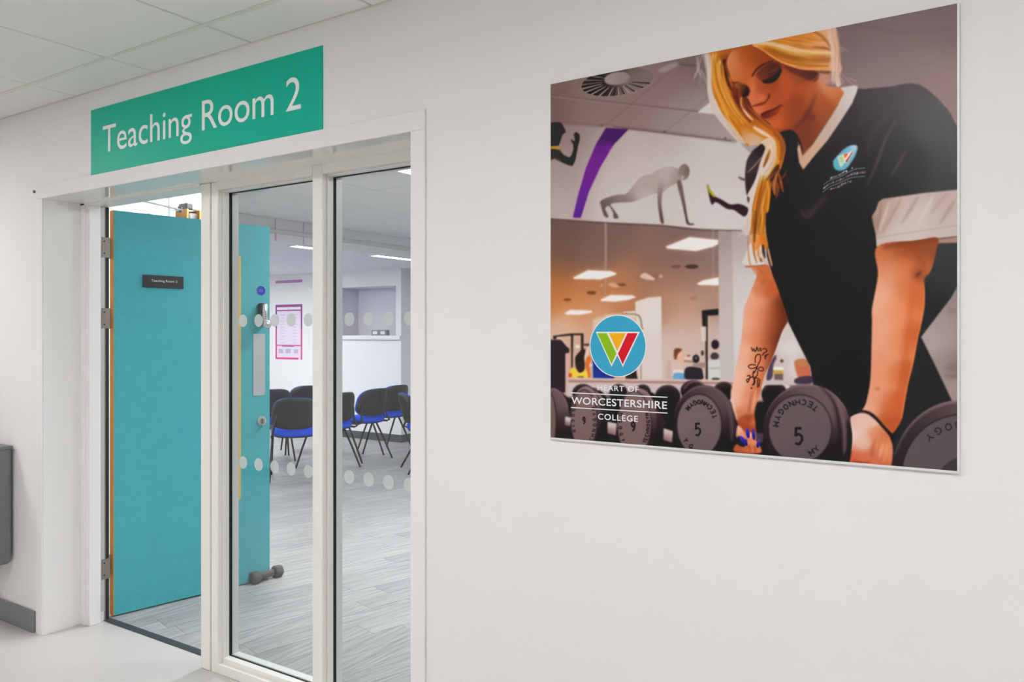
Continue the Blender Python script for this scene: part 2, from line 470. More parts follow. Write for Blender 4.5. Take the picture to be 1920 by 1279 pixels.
tag(box('ceiling_room', (BWX, 3.6, WT, 7.2, RC, RC+0.1), 'room_paint'), 'white tiled ceiling of the teaching room', 'ceiling', kind='structure')
croom = bpy.data.objects['ceiling_room']
lampcells_room = [(-3.50, 2.43), (-3.50, 4.83), (-1.10, 2.43), (-1.10, 4.83), (-4.70, 1.83)]  # last cell: unseen lamp added to brighten the wall above the door
bmt = bmesh.new(); add_box(bmt, 0.004, 0.596, -0.596, -0.004, -0.010, 0.0); bevel_all(bmt, 0.003, 1)
tm = bpy.data.meshes.new('ceiling_tile'); bmt.normal_update(); bmt.to_mesh(tm); bmt.free(); tm.materials.append(MATS['ceiling_tile'])
for i in range(-4, 11):
    for j in range(0, 12):
        x, y = -3.50+0.6*i, 0.63+0.6*j+0.0
        if x < BWX+0.0 or x+0.6 > 3.6 or y-0.6 < WT-0.3 or y > 7.2: continue
        if any(abs(x-a) < 0.05 and abs(y-b) < 0.05 for a, b in lampcells_room): continue
        if y-0.6 < WT: continue
        if x > 0.5: continue
        o = bpy.data.objects.new('ceiling_tile', tm); o.location = (x, y, RC); link(o, croom)
names = ['nearest the glazed screen', 'behind the one nearest the screen', 'in the near right of the room', 'in the far right of the room', 'added unseen behind the open teal door to brighten the wall']
for k, (a, b) in enumerate(lampcells_room):
    lamp_panel('ceiling_light', a+0.006, b-0.006, RC-0.014, 0.588, 0.588, 'room_diffuser' if k < 4 else 'lamp_diffuser', 'square light panel in the teaching room ceiling ' + names[k], 'teaching room light panels')

tag(box('wall_far', (-10.7, -6.971, FARY, FARY+0.12, 0, 1.40), 'room_paint'), 'white far wall of the alcove with the pink notice', 'wall', kind='structure')
wf = bpy.data.objects['wall_far']
boxes('upper_wall', [(-10.7, -8.15, FARY, FARY+0.12, 1.40, LC), (-8.15, -7.06, FARY, FARY+0.12, 2.06, LC), (-7.06, -6.971, FARY, FARY+0.12, 1.40, LC)], 'room_paint', wf)
boxes('recess', [(-8.15, -7.06, FARY+0.42, FARY+0.46, 1.40, 2.06), (-8.2, -8.15, FARY+0.12, FARY+0.46, 1.40, 2.06), (-7.06, -7.01, FARY+0.12, FARY+0.46, 1.40, 2.06),
                 (-8.15, -7.06, FARY+0.12, FARY+0.46, 2.06, 2.1), (-8.15, -7.06, FARY+0.12, FARY+0.46, 1.36, 1.40)], 'recess_grey', wf)
box('ledge', (-8.3, -6.965, FARY-0.035, FARY+0.0, 1.345, 1.40), 'white_plastic', wf, 0.004)
box('dado_trunking', (-10.7, -8.3, FARY-0.02, FARY, 2.07, 2.13), 'white_plastic', wf, 0.004)
tag(box('wall_return', (-7.09, -6.971, FARY+0.12, 7.2, 0, RC), 'room_paint'), 'white return wall at the alcove corner', 'wall', kind='structure')
tag(box('wall_end', (-6.971, 3.6, 7.2, 7.32, 0, RC), 'room_paint'), 'white end wall of the teaching room', 'wall', kind='structure')
tag(box('wall_side', (3.6, 3.72, WT, 7.32, 0, RC), 'room_paint'), 'white right-hand wall of the teaching room', 'wall', kind='structure')
tag(box('wall_partition', (-4.98, -4.86, WT, 1.78, 0, 2.5), 'room_paint'), 'white partition wall behind the open teal door', 'wall', kind='structure')
tag(box('wall_alcove', (-10.7, -4.98, 1.66, 1.78, 0, 2.285), 'room_paint'), 'white near wall of the alcove', 'wall', kind='structure')
tag(box('wall_alcove_end', (-10.82, -10.7, 1.66, 6.12, 0, 2.365), 'room_paint'), 'white left end wall of the alcove', 'wall', kind='structure')
tag(box('ceiling_alcove', (-10.7, BWX-0.08, 1.66, FARY+0.12, LC, LC+0.08), 'room_paint'), 'lowered white ceiling over the alcove with the chairs', 'ceiling', kind='structure')
bh = box('wall_bulkhead', (BWX-0.08, BWX, 1.66, 7.2, LC, RC), 'room_paint')
tag(bh, 'white bulkhead beam where the room ceiling steps down', 'bulkhead', kind='structure')
box('rail', (BWX, BWX+0.02, 1.66, 7.2, 2.356, 2.392), 'bulkhead_rail', bh, 0.003)
for k, (a, b, w_, d_) in enumerate([(-6.075, 5.16, 0.15, 0.72), (-6.075, 3.92, 0.15, 0.60), (-8.4, 4.6, 0.588, 0.588), (-9.8, 4.6, 0.588, 0.588), (-8.4, 3.0, 0.588, 0.588)]):
    lamp_panel('ceiling_light', a, b, LC-0.012, w_, d_, 'alcove_diffuser',
               ['slim light by the bulkhead, seen in the right-hand pane', 'slim light by the bulkhead, seen in the left-hand pane', 'square light panel over the middle of the alcove', 'square light panel over the far left of the alcove', 'square light panel over the near side of the alcove'][k], 'alcove lights')
box('conduit', (-4.86, -4.835, 1.262, 1.290, 0, RC), 'white_plastic', bpy.data.objects['wall_partition'])
# dark skirting of the room
for nm, d, lb in (('baseboard_far', (-10.7, -6.971, FARY-0.016, FARY, 0, 0.1), 'dark grey skirting along the alcove far wall'),
                  ('baseboard_return', (-6.971, -6.955, FARY-0.016, 7.2, 0, 0.1), 'dark grey skirting round the alcove corner'),
                  ('baseboard_end', (-6.955, 3.6, 7.184, 7.2, 0, 0.1), 'dark grey skirting along the teaching room end wall')):
    tag(box(nm, d, 'dark_skirting', bevel=0.003), lb, 'skirting', kind='structure')

# ------------------------------------------------------------------ the open teal door
DX, DY, DA = -3.890, 0.320, math.radians(80.0)      # corridor-side hinge corner of the leaf, opening angle
DH, DW, DT = 2.050, 0.862, 0.044
door = empty('door_1', (DX, DY, 0), DA)
tag(door, 'teal door standing open into the teaching room, held by a dumbbell', 'door', kind='structure')
# local frame: x along the leaf, -y out of the corridor-side face, +y to the room-side face
VX0, VX1, VZ0, VZ1 = 0.50, 0.683, 0.489, 1.868
boxes('leaf', [(0.0, VX0, 0, DT, 0.008, DH), (VX1, DW, 0, DT, 0.008, DH), (VX0, VX1, 0, DT, 0.008, VZ0), (VX0, VX1, 0, DT, VZ1, DH)], 'teal_door', door)
box('lipping', (-0.004, 0.0, 0.0005, DT-0.0005, 0.008, DH), 'timber_edge', door)
box('lipping', (DW, DW+0.003, 0.0005, DT-0.0005, 0.008, DH), 'teal_door', door)
vp = boxes('vision_panel_bead', [(VX0, VX0+0.018, -0.006, DT+0.006, VZ0, VZ1), (VX1-0.022, VX1, -0.006, DT+0.006, VZ0, VZ1),
           (VX0+0.018, VX1-0.018, -0.006, DT+0.006, VZ0, VZ0+0.018), (VX0+0.018, VX1-0.018, -0.006, DT+0.006, VZ1-0.018, VZ1)], 'timber_bead', door, 0.002)
box('pane', (VX0+0.018, VX1-0.018, DT/2-0.003, DT/2+0.003, VZ0+0.018, VZ1-0.018), 'pane_glass', vp)
for hz in (1.857, 1.505, 0.258):
    h = empty('hinge')
    h.parent = door
    # leaf on the door edge, knuckle, leaf on the jamb
    box('hinge_leaf', (-0.0065, -0.004, 0.030, DT+0.002, hz-0.05, hz+0.05), 'steel_dark', h)
    bmk = bmesh.new(); tube_bm(bmk, [(-0.027, 0.004, hz-0.052), (-0.027, 0.004, hz+0.052)], 0.0065, 12)
    bmesh.ops.recalc_face_normals(bmk, faces=list(bmk.faces)); obj_from_bm('knuckle', bmk, 'steel_dark', h, True)
    Mi = Matrix.Translation((DX, DY, 0)) @ Matrix.Rotation(DA, 4, 'Z')
    bmj = bmesh.new(); v, fs = add_box(bmj, -3.8780, -3.8745, 0.250, 0.292, hz-0.05, hz+0.05)
    bmesh.ops.transform(bmj, matrix=Mi.inverted(), verts=v)
    obj_from_bm('jamb_plate', bmj, 'steel_dark', h)
    for dz in (-0.03, 0.03):
        pw = Mi.inverted() @ Vector((-3.8743, 0.262, hz+dz))
        disc('screw_head', pw, 0.004, 0.001, Mi.inverted().to_3x3() @ Vector((1, 0, 0)), 'gasket', h, 10)
face = lambda y: (lambda u, v: (u, y, v))
# name plate
np_ = box('name_plate', (0.141, 0.3525, -0.009, 0.0, 1.668, 1.7325), 'plate_dark', door, 0.002)
np_['label'] = 'dark name plate reading Teaching Room 2'
letters('lettering', 'Teaching Room 2', 0.182, 0.318, 1.699, 0.0115, face(-0.0096), 'plate_text', np_, offset=0.006)
bmb = bmesh.new()
for k in range(34):
    if k % 9 in (2, 8): continue
    for dz in (0, 0.003):
        if (k*7+int(dz*1000)) % 3 == 0: continue
        add_box(bmb, 0.158+0.0026*k, 0.1594+0.0026*k, -0.0098, -0.009, 1.681+dz, 1.6824+dz)
obj_from_bm('braille_row', bmb, 'braille', np_)
# blue round sticker
st = disc('round_sign', (0.809, -0.0008, 1.6765), 0.0285, 0.0012, (0, 1, 0), 'sticker_blue', door, 36)
st['label'] = 'round blue mandatory door sign'
bmr = bmesh.new()
ring_o, ring_i = 0.0285, 0.0278
for k in range(36):
    a0, a1 = 2*math.pi*k/36, 2*math.pi*(k+1)/36
    vs = [bmr.verts.new((0.809+r*math.cos(a), -0.0016, 1.6765+r*math.sin(a))) for r, a in ((ring_i, a0), (ring_o, a0), (ring_o, a1), (ring_i, a1))]
    bmr.faces.new(vs)
obj_from_bm('rim', bmr, 'sticker_white', st)
letters('lettering', 'Fire door', 0.797, 0.821, 1.6795, 0.0046, face(-0.0017), 'sticker_white', st)
letters('lettering', 'keep shut', 0.796, 0.822, 1.6700, 0.0046, face(-0.0017), 'sticker_white', st)
# keypad lock
kl = empty('keypad_lock'); kl.parent = door
plate('lock_body', superellipse(0.046, 0.135, 5, 36), [(0.85, -0.030), (0.97, -0.028), (1.0, -0.024), (1.0, 0.0)], lambda a, b, o: (0.812+a, o, 1.537+b), 'black_plastic', kl)
plate('key_plate', superellipse(0.032, 0.105, 5, 36), [(0.95, -0.034), (1.0, -0.0325), (1.0, -0.0295)], lambda a, b, o: (0.818+a, o, 1.546+b), 'chrome', kl)
bmb = bmesh.new()
for r in range(7):
    for c in range(2): add_box(bmb, 0.812+0.011*c-0.003, 0.812+0.011*c+0.004, -0.0358, -0.0338, 1.505+0.0125*r, 1.505+0.0125*r+0.006)
obj_from_bm('keys', bmb, 'steel', kl)
bmk = bmesh.new(); tube_bm(bmk, [(0.816, -0.022, 1.482), (0.816, -0.062, 1.482), (0.816, -0.068, 1.482)], [0.021, 0.024, 0.018], 24)
bmesh.ops.recalc_face_normals(bmk, faces=list(bmk.faces)); obj_from_bm('turn_knob', bmk, 'chrome', kl, True)
# push plate, thumb turn
box('push_plate', (0.760, 0.834, -0.0022, 0.0, 1.072, 1.426), 'steel', door, 0.0008)
tt = empty('thumb_turn'); tt.parent = door
disc('rose', (0.812, -0.004, 0.925), 0.027, 0.010, (0, 1, 0), 'steel', tt, 32)
box('turn', (0.806, 0.818, -0.026, -0.009, 0.909, 0.941), 'steel_dark', tt, 0.004)
# overhead closer on the room side
cl = empty('door_closer'); cl.parent = door
box('closer_body', (0.10, 0.33, DT, DT+0.05, 1.965, 2.03), 'steel', cl, 0.006)
Mi = (Matrix.Translation((DX, DY, 0)) @ Matrix.Rotation(DA, 4, 'Z')).inverted()
def bar(name, p, q, w, t, parent, material):
    p, q = Vector(p), Vector(q); d = (q-p).normalized(); s = d.cross(Vector((0, 0, 1))).normalized(); u = s.cross(d)
    b = bmesh.new()
    vs = [b.verts.new(o+s*a+u*c) for o in (p, q) for a, c in ((-w/2, -t/2), (w/2, -t/2), (w/2, t/2), (-w/2, t/2))]
    for f in ((0,1,2,3),(7,6,5,4),(0,4,5,1),(1,5,6,2),(2,6,7,3),(3,7,4,0)): b.faces.new([vs[i] for i in f])
    bmesh.ops.recalc_face_normals(b, faces=list(b.faces))
    return obj_from_bm(name, b, material, parent)
elbow = Mi @ Vector((-3.99, 0.76, 2.118))
bar('closer_arm', Mi @ Vector((-3.70, 0.36, 2.085)), elbow, 0.02, 0.006, cl, 'steel')
bar('closer_arm', (0.16, DT+0.03, 2.052), elbow, 0.02, 0.006, cl, 'steel')
disc('elbow_pin', elbow, 0.012, 0.03, (0, 0, 1), 'steel_dark', cl, 14)

# ------------------------------------------------------------------ green sign
SX0, SX1, SZ0, SZ1 = -3.515, -2.056, 2.132, 2.420
sg = empty('wall_sign', ((SX0+SX1)/2, 0, SZ0))
tag(sg, 'green wall sign above the door reading Teaching Room 2 in white letters', 'sign')
ox = sg.location.x
box('panel', (SX0-ox, SX1-ox, -0.004, 0.0, 0, SZ1-SZ0), 'sign_green', sg, 0.0008)
lo_ = letters('word', 'Teaching Room 2', -3.418-ox, -2.162-ox, 2.219-SZ0, 0.115, lambda u, v: (u, -0.0046, v), 'sign_letter', None)
src = bmesh.new(); src.from_mesh(lo_.data); bpy.data.objects.remove(lo_)
isl = []
seen = set()
for v0 in src.verts:
    if v0 in seen: continue
    st_k = [v0]; cur = []
    seen.add(v0)
    while st_k:
        v = st_k.pop(); cur.append(v)
        for e in v.link_edges:
            w_ = e.other_vert(v)
            if w_ not in seen: seen.add(w_); st_k.append(w_)
    isl.append(cur)
isl.sort(key=lambda c: min(v.co.x for v in c))
words, reach = [], -9
for c in isl:
    if min(v.co.x for v in c)-reach > 0.026: words.append([])
    words[-1] += c; reach = max(reach, max(v.co.x for v in c))
for wv in words:
    ws = set(wv); bw = bmesh.new(); mp_ = {v: bw.verts.new(v.co) for v in wv}
    for f in src.faces:
        if f.verts[0] in ws: bw.faces.new([mp_[v] for v in f.verts])
    obj_from_bm('word', bw, 'sign_letter', sg)
src.free()

# ------------------------------------------------------------------ dumbbell holding the door
dd = Vector((math.cos(DA), math.sin(DA), 0)); dn = Vector((math.sin(DA), -math.cos(DA), 0))
base = Vector((DX, DY, 0))
p1, p2 = Vector((-3.741, 1.071, 0)), Vector((-3.735, 1.223, 0))
ctr = (p1+p2)/2
db = empty('dumbbell', (ctr.x, ctr.y, 0), math.atan2((p2-p1).y, (p2-p1).x))
tag(db, 'small dark grey dumbbell on the floor holding the teal door open', 'dumbbell')
hl = (p2-p1).length/2
def hexhead(x):
    b = bmesh.new()
    rings = []
    R = 0.037
    for dx, s in ((-0.029, 0.70), (-0.022, 0.95), (-0.010, 1.0), (0.010, 1.0), (0.022, 0.95), (0.029, 0.70)):
        ring = []
        for k in range(24):
            t = 2*math.pi*k/24
            # rounded hexagon with a flat underneath
            a = (t+math.pi/6) % (math.pi/3)-math.pi/6
            rr = R*0.90/math.cos(a)*s
            rr = min(rr, R*s*0.985)
            ring.append(b.verts.new((x+dx, rr*math.sin(t), 0.0333+rr*math.cos(t))))
        rings.append(ring)
    for r0, r1 in zip(rings, rings[1:]):
        for k in range(24): b.faces.new((r0[k], r0[(k+1) % 24], r1[(k+1) % 24], r1[k]))
    b.faces.new(rings[0]); b.faces.new(rings[-1])
    bmesh.ops.recalc_face_normals(b, faces=list(b.faces))
    return b
obj_from_bm('weight_head', hexhead(-hl), 'dumbbell_grey', db, True)
obj_from_bm('weight_head', hexhead(hl), 'dumbbell_grey', db, True)
tube('handle', [(-hl+0.02, 0, 0.0333), (-hl*0.5, 0, 0.0333), (0, 0, 0.0333), (hl*0.5, 0, 0.0333), (hl-0.02, 0, 0.0333)], [0.017, 0.020, 0.0225, 0.020, 0.017], 'dumbbell_grey', db, 16)

# ------------------------------------------------------------------ grey box on the wall at the far left
gb = empty('wall_bin', (-4.46, 0, 0.30))
tag(gb, 'grey rounded plastic box fixed low on the wall at the left edge', 'wall box')
bm = bmesh.new()
add_box(bm, -0.23, 0.258, -0.26, -0.012, 0.0, 0.575)
bevel_all(bm, 0.022, 4)
# belly: lower front pulled back a little
for v in bm.verts:
    if v.co.y < -0.12: v.co.y += 0.05*(1-(v.co.z)/0.575)
obj_from_bm('body', bm, 'box_grey', gb, False)
box('lid', (-0.235, 0.262, -0.268, -0.010, 0.562, 0.580), 'box_grey', gb, 0.006)
box('bracket', (-0.15, 0.15, -0.014, 0.0, 0.08, 0.5), 'steel_dark', gb)

# screw at the architrave corner
disc_o = disc('screw_cover', (-3.992, -0.014, 2.104), 0.0075, 0.006, (0, 1, 0), 'screw', None, 16)
tag(disc_o, 'small grey screw cap at the top left corner of the architrave', 'screw cap')

# ------------------------------------------------------------------ notices in the room
nt = empty('notice', (-9.125, FARY, 1.05))
tag(nt, 'tall pink and purple bordered notice pinned to the alcove wall', 'notice')
W2 = 0.285
box('sheet', (-W2, W2, -0.004, 0, 0, 0.80), 'paper_lilac', nt)
def ink(name, rects, material, y=-0.0052):
    for a, b, c, d in rects: box(name, (a, b, y, y+0.001, c, d), material, nt)
ink('border', [(-W2, -W2+0.03, 0.20, 0.46), (W2-0.03, W2, 0.20, 0.46)], 'magenta')
ink('border', [(-W2, -W2+0.03, 0.46, 0.80), (W2-0.03, W2, 0.46, 0.80), (-W2+0.03, W2-0.03, 0.763, 0.80), (-W2+0.03, W2-0.03, 0.705, 0.722)], 'purple_ink')
ink('border', [(-W2, -W2+0.03, 0, 0.20), (W2-0.03, W2, 0, 0.20), (-W2+0.03, W2-0.08, 0, 0.028), (-W2+0.03, W2-0.03, 0.195, 0.213)], 'pink_ink')
ink('heading', [(-W2+0.03, -0.02, 0.727, 0.758), (0.02, W2-0.03, 0.727, 0.758)], 'paper_white')
ink('heading_band', [(-0.14, 0.12, 0.183, 0.197)], 'blue_ink', -0.0062)
ink('text_row', [(s*0.13-0.05+0.01*(k % 3), s*0.13+0.05-0.012*((k*2) % 3), 0.24+0.045*k, 0.248+0.045*k) for k in range(10) for s in (-1, 1)], 'lilac_ink')
ink('picture', [(-0.22, -0.12, 0.09, 0.15), (-0.07, 0.04, 0.09, 0.155), (0.11, 0.2, 0.09, 0.15)], 'lilac_ink')

ps = empty('reflection_patch', (BWX, 3.2, 2.262))  # flat pink-edged patches imitate a reflection of the notice on the bulkhead
tag(ps, 'reflection-like pale patch with a pink outline put on the bulkhead beam', 'notice')
def psb(name, rects, material, x):
    for a, b, c, d in rects: box(name, (x, x+0.0015, a, b, c, d), material, ps)
psb('sheet', [(-0.175, 0.175, 0.023, 0.094), (-0.175, 0.175, 0.13, 0.236)], 'paper_white', 0.0)
psb('outline', [(-0.175, -0.155, 0.023, 0.094), (0.163, 0.175, 0.023, 0.094), (-0.175, -0.163, 0.13, 0.236), (0.163, 0.175, 0.13, 0.236), (-0.163, 0.163, 0.228, 0.236)], 'pale_pink', 0.0015)

tag(box('paper_strip', (-9.41, -8.84, FARY-0.004, FARY, 2.165, 2.205), 'pale_purple'), 'narrow purple strip on the alcove wall above the pink notice', 'notice')

so = empty('socket_box', (-7.52, FARY+0.2, 1.40))
tag(so, 'small grey socket box standing in the wall recess', 'socket')
box('case', (-0.14, 0.14, -0.03, 0.03, 0.0, 0.075), 'vinyl_grey', so, 0.004)
box('outlet', (-0.11, -0.03, -0.034, -0.028, 0.015, 0.06), 'white_plastic', so, 0.002)
box('outlet', (0.03, 0.11, -0.034, -0.028, 0.015, 0.06), 'white_plastic', so, 0.002)

# tall shelf seen over the door
sh = empty('shelf_unit', (-4.80, 1.315, 0))
tag(sh, 'tall timber shelf unit with black boxes seen above the open door', 'shelf')
for a in (0.0, 0.098, 0.26, 0.385):
    box('upright', (-0.058, 0.06, a, a+0.016, 0, 2.262), 'shelf_timber', sh, 0.002)
for z in (0.05, 0.5, 0.95, 1.4, 1.85, 2.12):
    box('shelf', (-0.055, 0.055, 0.016, 0.385, z, z+0.018), 'shelf_timber', sh)
box('backing', (-0.060, -0.056, 0.0, 0.40, 0, 2.262), 'black_plastic', sh)
for k, (a, b) in enumerate(((0.018, 0.096), (0.116, 0.258), (0.278, 0.383))):
    o = plate('black_box', superellipse(b-a-0.004, 0.10, 6, 24), [(0.9, -0.05), (1.0, -0.045), (1.0, 0.045), (0.9, 0.05)], lambda p, q, r, c=(a+b)/2: (-4.80+r, 1.315+c+p, 2.189+q), 'black_plastic')
    tag(o, 'black box on the top shelf over the door, ' + ['leftmost', 'middle', 'rightmost'][k] + ' of three', 'box', 'boxes on the shelf')
o = plate('white_roll', superellipse(0.05, 0.05, 2, 20), [(0.9, -0.15), (1.0, -0.145), (1.0, 0.145), (0.9, 0.15)], lambda p, q, r: (-4.79+p, 1.53+r, 2.287+q), 'paper_white')
tag(o, 'white paper roll lying on top of the timber shelf unit', 'paper roll')
o = box('black_case', (-4.85, -4.76, 1.33, 1.376, 2.263, 2.305), 'black_plastic', None, 0.006)
tag(o, 'flat black case on the timber shelf unit beside the paper roll', 'case')

# ------------------------------------------------------------------ chairs
def make_chair():
    c = empty('stacking_chair')
    # faces local +y ; seat
    seat_fn = lambda a, b, o: (a*(1-0.10*(b < 0)*abs(b)/0.22), b, 0.440+o+0.03*(b/0.22)**2*(1 if b > 0 else 0.3)*-1+0.012*abs(a/0.23)**2)
    plate('seat', superellipse(0.46, 0.45, 4.5, 48), [(0.55, 0.058), (0.8, 0.060), (0.93, 0.052), (1.0, 0.032), (1.0, 0.0)], seat_fn, 'chair_blue', c)
    plate('seat_shell', superellipse(0.455, 0.445, 4.5, 48), [(1.0, 0.0), (0.97, -0.014), (0.8, -0.018), (0.5, -0.018)], seat_fn, 'chair_black', c)
    def back_fn(a, b, o):
        zz = 0.658+b
        y = -0.245-0.24*(zz-0.5)+0.12*(a/0.23)**2+o
        return (a*(1-0.17*(b/0.155)*0.5), y, zz)
    plate('backrest_shell', superellipse(0.44, 0.31, 3.2, 48), [(0.3, -0.022), (0.7, -0.020), (0.93, -0.016), (1.0, -0.004), (1.0, 0.004)], back_fn, 'chair_black', c)
    plate('backrest_pad', superellipse(0.445, 0.315, 3.2, 48), [(1.0, 0.004), (1.0, 0.020), (0.94, 0.032), (0.7, 0.036), (0.3, 0.036)], back_fn, 'chair_blue', c)
    for s in (-1, 1):
        tube('leg', [(s*0.215, 0.02, 0.425), (s*0.225, 0.12, 0.22), (s*0.235, 0.215, 0.0)], [0.0115, 0.011, 0.0095], 'chair_black', c)
        tube('leg', [(s*0.215, -0.01, 0.425), (s*0.225, -0.14, 0.22), (s*0.235, -0.265, 0.0)], [0.0115, 0.011, 0.0095], 'chair_black', c)
        tube('side_rail', [(s*0.215, 0.19, 0.422), (s*0.218, 0.0, 0.425), (s*0.218, -0.20, 0.428)], 0.0115, 'chair_black', c)
        tube('back_upright', [(s*0.218, -0.19, 0.428), (s*0.212, -0.24, 0.44), (s*0.195, -0.205, 0.53), (s*0.17, -0.232, 0.64)], 0.011, 'chair_black', c)
    tube('cross_rail', [(-0.215, 0.02, 0.424), (0.215, 0.02, 0.424)], 0.010, 'chair_black', c)
    return c
# (x, y, heading: 0 = facing +y, 90 = facing -x)
spots = [(-6.16, 3.50, 48, 'front blue and black chair beside the open teal door, nearest the glazed screen'),
         (-7.44, 4.77, 60, 'blue and black chair behind the front one, its back rising highest in the left-hand pane'),
         (-7.30, 4.12, 62, 'blue and black chair peeking out right beside the edge of the teal door'),
         (-6.34, 4.09, 86, 'blue and black chair mostly hidden behind the middle upright of the screen'),
         (-6.46, 4.73, 88, 'blue and black chair in the middle of the right-hand pane'),
         (-6.66, 5.33, 84, 'blue and black chair farthest right with its whole back in view'),
         (-5.33, 4.58, -40, 'black chair cut off by the right edge of the glazed screen')]
proto = make_chair()
for k, (x, y, a, lb) in enumerate(spots):
    o = proto if k == 0 else copy_tree(proto)
    o.location = (x, y, 0); o.rotation_euler = (0, 0, math.radians(a))
    tag(o, lb, 'chair', 'blue and black stacking chairs in the teaching room')

# ------------------------------------------------------------------ gym poster: a flat photographic print, drawn here as inks on a fine mesh
QX0, QY0, QW, QH = 1022, 0, 786, 900            # drawing area of the print
ink_rgb = np.zeros((QH, QW, 3), np.float32)
yy, xx = np.mgrid[0:QH, 0:QW].astype(np.float32)
xx += QX0+0.5; yy += QY0+0.5

def smooth_path(pts, closed=True, n=8):
    p = np.array(pts, float)
    if len(p) < 3: return p
    out = []
    m = len(p)
    rng_ = range(m) if closed else range(m-1)
    t = np.linspace(0, 1, n, endpoint=False)[:, None]
    for i in rng_:
        if closed: a, b, c, d = p[(i-1) % m], p[i], p[(i+1) % m], p[(i+2) % m]
        else: a, b, c, d = p[max(i-1, 0)], p[i], p[i+1], p[min(i+2, m-1)]
        out.append(0.5*((2*b)+(-a+c)*t+(2*a-5*b+4*c-d)*t**2+(-a+3*b-3*c+d)*t**3))
    if not closed: out.append(p[-1:])
    return np.concatenate(out)

def box_blur(a, r):
    """three box passes along both axes"""
    r = max(1, int(round(r)))
    for _ in range(2):
        for ax in (0, 1):
            k = 2*r+1
            pad = [(0, 0)]*a.ndim; pad[ax] = (r+1, r)
            c = np.cumsum(np.pad(a, pad, mode='edge'), axis=ax, dtype=np.float64)
            n = a.shape[ax]
            hi = np.take(c, range(k, k+n), axis=ax); lo = np.take(c, range(0, n), axis=ax)
            a = ((hi-lo)/k).astype(np.float32)
    return a

SS = 3
def mask_of(path, soft=0.0):
    """anti-aliased coverage of a closed path; returns (slice_y, slice_x, mask)"""
    p = np.asarray(path, float)
    pad = 2+int(soft*3)
    x0 = int(max(np.floor(p[:, 0].min())-pad, QX0)); x1 = int(min(np.ceil(p[:, 0].max())+pad, QX0+QW))
    y0 = int(max(np.floor(p[:, 1].min())-pad, QY0)); y1 = int(min(np.ceil(p[:, 1].max())+pad, QY0+QH))
    if x1 <= x0 or y1 <= y0: return None
    W, H = (x1-x0)*SS, (y1-y0)*SS
    tog = np.zeros((H, W+1), np.int32)
    X = (p[:, 0]-x0)*SS; Y = (p[:, 1]-y0)*SS
    for i in range(len(p)):
        ax_, ay_, bx_, by_ = X[i-1], Y[i-1], X[i], Y[i]
        if ay_ == by_: continue
        lo, hi = (ay_, by_) if ay_ < by_ else (by_, ay_)
        r0 = max(0, int(math.ceil(lo-0.5))); r1 = min(H, int(math.ceil(hi-0.5)))
        if r1 <= r0: continue
        rows = np.arange(r0, r1)
        xc = ax_+(rows+0.5-ay_)*(bx_-ax_)/(by_-ay_)
        ci = np.clip(np.ceil(xc-0.5), 0, W).astype(int)
        np.add.at(tog, (rows, ci), 1)
    m = (np.cumsum(tog, axis=1)[:, :W] & 1).astype(np.float32)
    m = m.reshape(y1-y0, SS, x1-x0, SS).mean(axis=(1, 3))
    if soft > 0.4: m = box_blur(m, soft)
    return slice(y0-QY0, y1-QY0), slice(x0-QX0, x1-QX0), m

def paint(mk, color, alpha=1.0, clip=None):
    if mk is None: return
    sy, sx, m = mk
    a = m*alpha
    if clip is not None: a = a*clip[sy, sx]
    if isinstance(color, tuple) and not isinstance(color[0], (tuple, list)):
        c = np.array(color, np.float32)[None, None, :]
    else:
        c = blend(color, xx[sy, sx], yy[sy, sx])
    ink_rgb[sy, sx] = ink_rgb[sy, sx]*(1-a[..., None])+c*a[..., None]

def blend(samples, X, Y):
    """smooth colour field through samples (x, y, (r, g, b))"""
    P = np.array([(x, y) for x, y, _ in samples], float)
    dd_ = np.hypot(P[:, None, 0]-P[None, :, 0], P[:, None, 1]-P[None, :, 1])+np.eye(len(P))*1e6
    nn_ = dd_.min(axis=1)
    num = np.zeros(X.shape+(3,), np.float32); den = np.zeros(X.shape, np.float32)
    for (x, y, c), r in zip(samples, nn_):
        r = min(max(r, 3.0), 120.0)
        d2 = ((X-x)**2+(Y-y)**2)/(r*r)
        w = np.exp(-1.6*d2)+0.02/(d2+0.4)**2
        num += w[..., None]*np.array(c, np.float32); den += w
    return num/den[..., None]

def fill(pts, color, soft=0.0, alpha=1.0, curve=True, clip=None):
    paint(mask_of(smooth_path(pts) if curve else pts, soft), color, alpha, clip)

def full_mask(pts, curve=True, soft=0.0):
    f = np.zeros((QH, QW), np.float32)
    mk = mask_of(smooth_path(pts) if curve else pts, soft)
    if mk: f[mk[0], mk[1]] = mk[2]
    return f

def ell(cx, cy, rx, ry, rot=0.0, n=40, a0=0.0, a1=360.0):
    r = math.radians(rot)
    return [(cx+rx*math.cos(t)*math.cos(r)-ry*math.sin(t)*math.sin(r), cy+rx*math.cos(t)*math.sin(r)+ry*math.sin(t)*math.cos(r))
            for t in np.radians(np.linspace(a0, a1, n, endpoint=(a1-a0 < 359)))]

def oval(cx, cy, rx, ry, color, rot=0.0, soft=0.0, alpha=1.0, clip=None):
    paint(mask_of(ell(cx, cy, rx, ry, rot), soft), color, alpha, clip)

